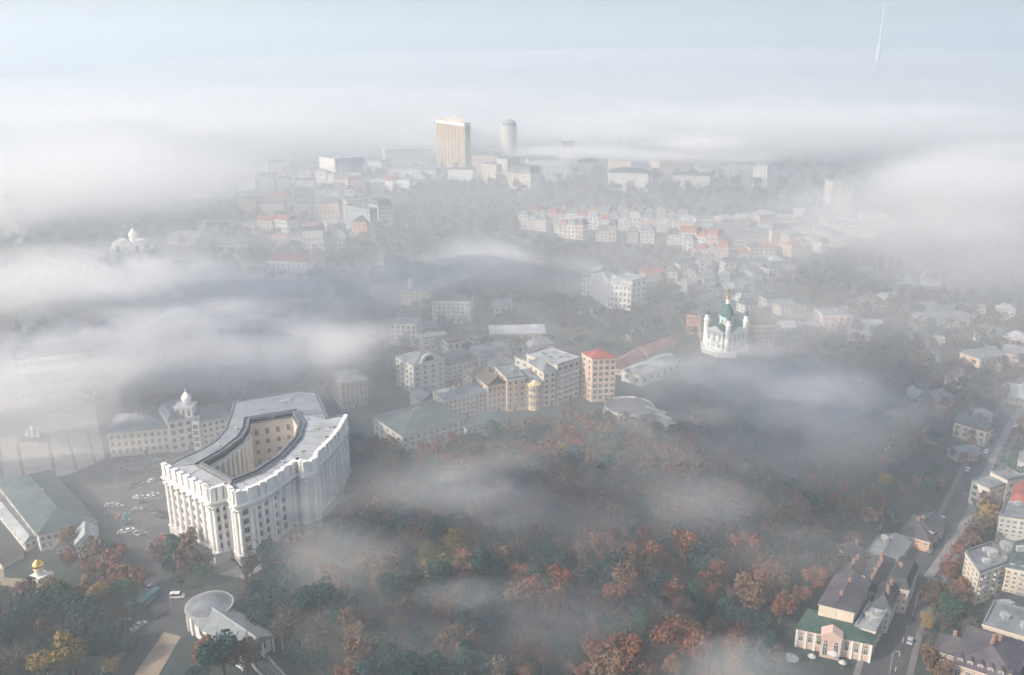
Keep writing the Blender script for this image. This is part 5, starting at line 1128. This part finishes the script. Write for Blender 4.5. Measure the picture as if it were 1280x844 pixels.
FARW = [
 ('slope_wood', [(840, 575), (870, 470), (960, 455), (1010, 400), (1130, 440), (1240, 520), (1200, 600), (1160, 660), (1110, 640), (1000, 640), (960, 650), (890, 600)], 8.0, dict(teal=2, green=2, brown=5, grey=6, rust=1.4, ochre=.5), (3.6, 5.6)),
 ('slope_wood', [(960, 360), (1110, 300), (1320, 290), (1320, 480), (1240, 520), (1130, 440), (1010, 400)], 8.5, dict(teal=2, brown=4, grey=7), (4.5, 6.5)),
 ('slope_wood', [(1262, 640), (1250, 600), (1275, 540), (1340, 500), (1340, 640)], 9, dict(teal=5, green=3, brown=2), (3.5, 5)),
 ('hill_wood', [(410, 335), (500, 262), (490, 235), (620, 232), (660, 275), (640, 300), (720, 312), (640, 345), (540, 350), (450, 345)], 11.5, dict(teal=8, green=2, grey=1, brown=1), (5, 7.5)),
 ('hill_wood', [(690, 440), (700, 385), (730, 395), (800, 395), (830, 358), (870, 380), (850, 430), (760, 455)], 9, dict(teal=5, green=2, grey=3, brown=2), (4, 6.5)),
 ('hill_wood', [(640, 345), (720, 312), (880, 318), (900, 340), (840, 352), (800, 350), (740, 345), (720, 400), (640, 420), (590, 400)], 11, dict(grey=6, brown=5, teal=2), (4.5, 6.5)),
 ('far_wood', [(620, 232), (720, 228), (900, 240), (1040, 250), (1110, 275), (880, 282), (740, 280), (660, 275)], 16, dict(teal=3, grey=4, brown=3), (6, 9)),
 ('far_wood', [(700, 205), (1130, 215), (1130, 240), (900, 236), (700, 222)], 26, dict(teal=4, grey=4), (8, 12)),
 ('town_trees', [(480, 500), (500, 400), (600, 345), (690, 440), (640, 470), (560, 440), (520, 440)], 9, dict(grey=4, teal=4, brown=3), (4, 6)),
 ('town_trees', [(-80, 520), (-80, 300), (300, 255), (440, 330), (470, 400), (480, 500), (300, 520)], 15, dict(grey=4, teal=4, brown=3), (5, 7.5)),
 ('ridge_trees', [(280, 320), (300, 215), (480, 212), (600, 212), (490, 240), (430, 330)], 19, dict(teal=5, grey=4, brown=2), (5, 8)),
 ('verge_trees', [(860, 440), (840, 350), (1000, 330), (1010, 400), (960, 450)], 14, dict(teal=4, grey=3, brown=2), (3.2, 5)),
]
for i, (nm, poly, dist, wt, rr) in enumerate(FARW): wood(nm, poisson(poly, dist, 80+i, 60000), wt, rr, 90+i)
HAZE_D = 0.00043; SKY_S = 0.15; SUN_S = 4.4; SUN_EL = 36; EXPO = 0.52; VBOUNCE = 3
MISTS = [   # wide even ground mist over the town: px, py of the middle, height, half sizes, density
 (600, 300, 4, 1100, 620, 40, 0.0011), (640, 345, 4, 950, 460, 40, 0.0004), (640, 700, 2, 330, 170, 30, 0.0009), (1130, 400, 6, 330, 300, 36, 0.0010), (120, 430, 6, 330, 300, 44, 0.0012), (640, 190, 10, 2600, 1500, 60, 0.0010), (900, 96, 50, 3600, 900, 150, 0.0026), (640, 120, 20, 4200, 1900, 66, 0.0024), (200, 150, 30, 1500, 800, 70, 0.002)]
FOGS = [
 # the western banks
 (250, 430, 26, 190, 115, 34, 0.032, dict(thr=0.3, soft=3.2, nscale=1/62, detail=5)),
 (40, 465, 24, 160, 110, 30, 0.026, dict(thr=0.28, soft=3.0, nscale=1/60, detail=5)),
 (385, 440, 28, 90, 80, 30, 0.026, dict(thr=0.28, soft=3.0, nscale=1/48, detail=5)),
 (130, 350, 30, 260, 150, 34, 0.022, dict(thr=0.28, soft=3.0, nscale=1/85, detail=5)),
 (330, 392, 24, 170, 110, 26, 0.008, dict(thr=0.1, soft=2.4, nscale=1/60)),
 (430, 356, 24, 180, 90, 24, 0.009, dict(thr=0.15, soft=2.6, nscale=1/60)),
 (110, 535, 12, 110, 70, 20, 0.010, dict(thr=0.1, soft=2.4)),
 (330, 490, 20, 80, 40, 30, 0.007, dict(soft=2.4)),
 # mid puffs
 (615, 322, 34, 90, 85, 30, 0.022, dict(thr=0.3, soft=3.0, nscale=1/50, detail=5)),
 (540, 338, 24, 120, 60, 22, 0.008, dict(thr=0.1, soft=2.4)),
 (690, 345, 24, 110, 80, 24, 0.006, dict(thr=0.1, soft=2.4)),
 (950, 480, 22, 105, 85, 28, 0.022, dict(thr=0.24, soft=2.8, nscale=1/48, detail=5)),
 (1045, 512, 22, 80, 70, 28, 0.022, dict(thr=0.24, soft=2.8, nscale=1/42, detail=5)),
 (1000, 560, 14, 80, 60, 18, 0.007, dict(thr=0.1, soft=2.6, nscale=1/40)),
 (860, 478, 14, 70, 40, 16, 0.008, dict(thr=0.1, soft=2.4)),
 (1000, 405, 20, 70, 60, 20, 0.008, dict(thr=0.1, soft=2.4)),
 (880, 560, 12, 130, 80, 20, 0.004, dict(thr=0.1, soft=2.4, nscale=1/40)),
 # wisps between the park trees
 (925, 846, 14, 42, 28, 18, 0.026, dict(nscale=1/22, thr=0.2, soft=3.2, detail=5)),
 (440, 704, 16, 50, 44, 24, 0.010, dict(nscale=1/30, thr=0.1, soft=2.6, detail=5)),
 (470, 790, 10, 56, 40, 16, 0.006, dict(nscale=1/30, thr=0.1, soft=2.6, detail=5)),
 (600, 625, 18, 66, 66, 26, 0.0065, dict(nscale=1/36, thr=0.12, soft=2.8, detail=5)),
 (700, 650, 14, 66, 48, 22, 0.005, dict(nscale=1/34, thr=0.12, soft=2.8, detail=5)),
 (600, 800, 8, 66, 36, 16, 0.006, dict(nscale=1/28, thr=0.1, soft=2.6)),
 (850, 650, 12, 70, 50, 20, 0.0035, dict(nscale=1/32, thr=0.1, soft=2.8)),
 (760, 760, 10, 50, 36, 16, 0.003, dict(nscale=1/28, thr=0.1, soft=2.8)),
 (1050, 256, 34, 120, 80, 32, 0.007, dict(nscale=1/60, thr=0.1, soft=2.4)),
 # the eastern puff and the fog sea
 (1225, 232, 60, 210, 180, 66, 0.016, dict(nscale=1/100, thr=0.1, soft=2.0, step=20)),
 (1180, 290, 34, 260, 170, 40, 0.008, dict(nscale=1/100, thr=0.0, step=20)),
 (1240, 345, 20, 160, 110, 28, 0.006, dict(nscale=1/80, thr=0.0, step=16)),
 (90, 225, 60, 360, 330, 66, 0.012, dict(nscale=1/130, thr=0.05, soft=2.0, step=22)),
 (120, 160, 55, 800, 420, 74, 0.010, dict(nscale=1/200, step=50, thr=0.1, soft=2.4)),
 (1000, 162, 55, 900, 420, 74, 0.010, dict(nscale=1/200, step=50, thr=0.1, soft=2.4)),
]
_g = random.Random(5)
# long lumps and streaks on top of the far fog sea, nearer ones smaller
for k in range(26):
    _y = 78 + 118*(k/25)**1.2; _px = _g.uniform(-40, 1320) if _y < 135 else _g.choice([_g.uniform(-40, 420), _g.uniform(690, 1320)])
    _d = P(_px, _y, 60).y; _s = _d/2400
    FOGS.append((_px, _y, _g.uniform(52, 80), _g.uniform(170, 420)*_s, _g.uniform(70, 130)*_s, _g.uniform(20, 34)*min(_s, 1.5), 0.016/_s, dict(nscale=1/(70*_s), step=28*_s, thr=0.1, soft=2.6, detail=4)))
# torn wisps on the western banks and over the park
for (_px, _y, _n, _w, _h) in ((230, 400, 7, 260, 50), (150, 330, 5, 240, 40), (985, 505, 6, 110, 50), (520, 660, 5, 150, 90), (1180, 250, 5, 110, 50), (330, 330, 4, 160, 40), (660, 340, 3, 90, 30)):
    for k in range(_n):
        _x, _z = _px + _g.uniform(-_w, _w), _y + _g.uniform(-_h, _h); _s = P(_x, _z, 20).y/500
        FOGS.append((_x, _z, _g.uniform(22, 40), _g.uniform(30, 66)*_s, _g.uniform(16, 32)*_s, _g.uniform(9, 16)*min(1.6, _s), 0.012/_s, dict(nscale=1/(26*_s), step=9*_s, thr=0.2, soft=3.2, detail=5, rz=_g.uniform(-20, 20))))
for k in range(16):                                                     # thin veils drifting over town, slope and park
    _x, _z = _g.uniform(400, 1100), _g.uniform(600, 800)
    if k % 2: _x, _z = _g.uniform(980, 1260), _g.uniform(330, 560)
    _s = P(_x, _z, 20).y/450
    FOGS.append((_x, _z, _g.uniform(14, 30), _g.uniform(60, 110)*_s, _g.uniform(35, 60)*_s, _g.uniform(13, 20), 0.005/_s, dict(nscale=1/(38*_s), step=14*_s, thr=0.28, soft=3.0, detail=5, rz=_g.uniform(-25, 25))))
# ------------------------------------------------------------------ the air: even haze, then the fog banks
def set_haze(n, col, dens, aniso=0.0):
    n.inputs['Color'].default_value = (*col, 1); n.inputs['Density'].default_value = dens; n.inputs['Anisotropy'].default_value = aniso
FOGC = (0.95, 0.95, 0.958)
HM = bpy.data.materials.new('haze_air'); HM.use_nodes = True; nt = HM.node_tree; nt.nodes.clear()
o_ = nt.nodes.new('ShaderNodeOutputMaterial'); pv = nt.nodes.new('ShaderNodeVolumePrincipled'); set_haze(pv, (0.82, 0.915, 0.975), HAZE_D, 0.3)
nt.links.new(pv.outputs[0], o_.inputs['Volume']); HM.cycles.homogeneous_volume = True
b = MB(); b.box((0, 7350, -2.0), (18400, 15700, 420)); hz = struct(b.obj('haze', HM), 'stuff')
bmu = bmesh.new(); bmesh.ops.create_icosphere(bmu, subdivisions=4, radius=1.0)
FS = bpy.data.meshes.new('haze_bank'); bmu.to_mesh(FS); bmu.free()
def fog_mat(dens, nscale, detail, thr, soft, step, diag, off):
    m = bpy.data.materials.new('fog_air'); m.use_nodes = True; nt = m.node_tree; nt.nodes.clear(); N = nt.nodes.new; K = nt.links.new
    out = N('ShaderNodeOutputMaterial'); pv = N('ShaderNodeVolumePrincipled'); set_haze(pv, FOGC, 0.0, 0.0); K(pv.outputs[0], out.inputs['Volume'])
    tc = N('ShaderNodeTexCoord'); ln = N('ShaderNodeVectorMath'); ln.operation = 'LENGTH'; K(tc.outputs['Object'], ln.inputs[0])
    fo = N('ShaderNodeMapRange'); fo.interpolation_type = 'SMOOTHSTEP'; fo.inputs[1].default_value = 1.0; fo.inputs[2].default_value = 0.15; fo.inputs[3].default_value = 0.0; fo.inputs[4].default_value = 1.0; K(ln.outputs['Value'], fo.inputs[0])
    ge = N('ShaderNodeNewGeometry'); mp = N('ShaderNodeMapping'); mp.inputs['Location'].default_value = off; mp.inputs['Scale'].default_value = (nscale*0.72, nscale*1.1, nscale*1.9); K(ge.outputs['Position'], mp.inputs[0])
    no = N('ShaderNodeTexNoise'); no.inputs['Scale'].default_value = 1.0; no.inputs['Detail'].default_value = detail; no.inputs['Roughness'].default_value = 0.66; no.inputs['Distortion'].default_value = 0.8; K(mp.outputs[0], no.inputs['Vector'])
    # density = clamp(falloff + (noise-0.5)*k - thr) * dens
    a = N('ShaderNodeMath'); a.operation = 'MULTIPLY_ADD'; a.inputs[1].default_value = soft; a.inputs[2].default_value = -0.5*soft - thr; K(no.outputs['Fac'], a.inputs[0])
    s = N('ShaderNodeMath'); s.operation = 'ADD'; K(a.outputs[0], s.inputs[0]); K(fo.outputs[0], s.inputs[1])
    c = N('ShaderNodeMapRange'); c.interpolation_type = 'SMOOTHSTEP'; c.inputs[1].default_value = 0.0; c.inputs[2].default_value = 0.85; c.inputs[3].default_value = 0; c.inputs[4].default_value = dens; K(s.outputs[0], c.inputs[0])
    e = N('ShaderNodeMath'); e.operation = 'MULTIPLY'; K(c.outputs[0], e.inputs[0]); K(fo.outputs[0], e.inputs[1]); K(e.outputs[0], pv.inputs['Density'])
    m.cycles.volume_step_rate = step/(diag/10); return m
def even_mat(dens):
    m = bpy.data.materials.new('mist_air'); m.use_nodes = True; nt = m.node_tree; nt.nodes.clear(); out = nt.nodes.new('ShaderNodeOutputMaterial'); pv = nt.nodes.new('ShaderNodeVolumePrincipled'); set_haze(pv, FOGC, dens, 0.0)
    nt.links.new(pv.outputs[0], out.inputs['Volume']); m.cycles.homogeneous_volume = True; return m
for px_, py_, z_, ax_, ay_, az_, d_ in MISTS:
    o = link('haze', FS, None, P(px_, py_, z_)); o.scale = (ax_, ay_, az_); o.data = FS.copy(); o.data.materials.append(even_mat(d_)); struct(o, 'stuff'); o.data.shade_smooth()
NF = [0]
def fog(px, py, z, ax, ay, az, dens, nscale=1/55, detail=3, thr=0.1, soft=1.6, rz=0, step=None):
    p = P(px, py, z); d = 2*math.sqrt(ax*ax+ay*ay+az*az); NF[0] += 1; g = random.Random(NF[0]*31)
    o = link('haze', FS, None, p, R(rz)); o.scale = (ax, ay, az); o.data = FS.copy(); o.data.materials.append(fog_mat(dens, nscale, detail, thr, soft, step or max(15, az*0.8), d, tuple(g.uniform(0, 50) for _ in range(3)))); struct(o, 'stuff'); return o
# px, py = where its middle appears in the photo; z = height of the middle; ax, ay, az = half sizes in metres
for args in FOGS: fog(*args[:7], **(args[7] if len(args) > 7 else {}))
# ------------------------------------------------------------------ sky, sun, camera
w = bpy.data.worlds.new('World'); S.world = w; w.use_nodes = True; nt = w.node_tree
bg = nt.nodes['Background']; sk = nt.nodes.new('ShaderNodeTexSky'); sk.sky_type = 'NISHITA'; sk.sun_disc = False
sd = Vector((-0.80, -0.42, 0)).normalized(); EL = R(SUN_EL); sdir = Vector((sd.x*math.cos(EL), sd.y*math.cos(EL), math.sin(EL)))
sk.sun_elevation = EL; sk.sun_rotation = math.atan2(sd.x, sd.y); sk.air_density = 1.0; sk.dust_density = 3.6; sk.ozone_density = 2.4
hs = nt.nodes.new('ShaderNodeHueSaturation'); hs.inputs['Saturation'].default_value = 0.86; hs.inputs['Value'].default_value = 0.95
nt.links.new(sk.outputs[0], hs.inputs['Color']); nt.links.new(hs.outputs[0], bg.inputs[0]); bg.inputs[1].default_value = SKY_S
l = bpy.data.lights.new('sun', 'SUN'); l.energy = SUN_S; l.angle = R(1.5); l.color = (1.0, 0.85, 0.70)
o = bpy.data.objects.new('sun', l); COL.objects.link(o); o.rotation_euler = (-sdir).to_track_quat('-Z', 'Y').to_euler(); o.location = (-200, -100, 600)
cam = bpy.data.cameras.new('camera'); co = bpy.data.objects.new('camera', cam); COL.objects.link(co); S.camera = co
co.location = (0, 0, HC); co.rotation_euler = (math.pi/2 - PITCH, 0, 0); cam.sensor_width = 36; cam.sensor_fit = 'HORIZONTAL'; cam.lens = 36*F_PX/1280; cam.clip_start = 1; cam.clip_end = 40000
S.view_settings.view_transform = 'Standard'; S.view_settings.look = 'None'; S.view_settings.gamma = 1; S.view_settings.use_curve_mapping = False; S.view_settings.exposure = EXPO
cy = S.cycles; cy.use_denoising = True; cy.max_bounces = 5; cy.diffuse_bounces = 2; cy.glossy_bounces = 2; cy.volume_bounces = VBOUNCE; cy.transparent_max_bounces = 8
cy.volume_max_steps = 256; cy.use_adaptive_sampling = True; cy.adaptive_threshold = 0.05; cy.adaptive_min_samples = 12; cy.sample_clamp_indirect = 4
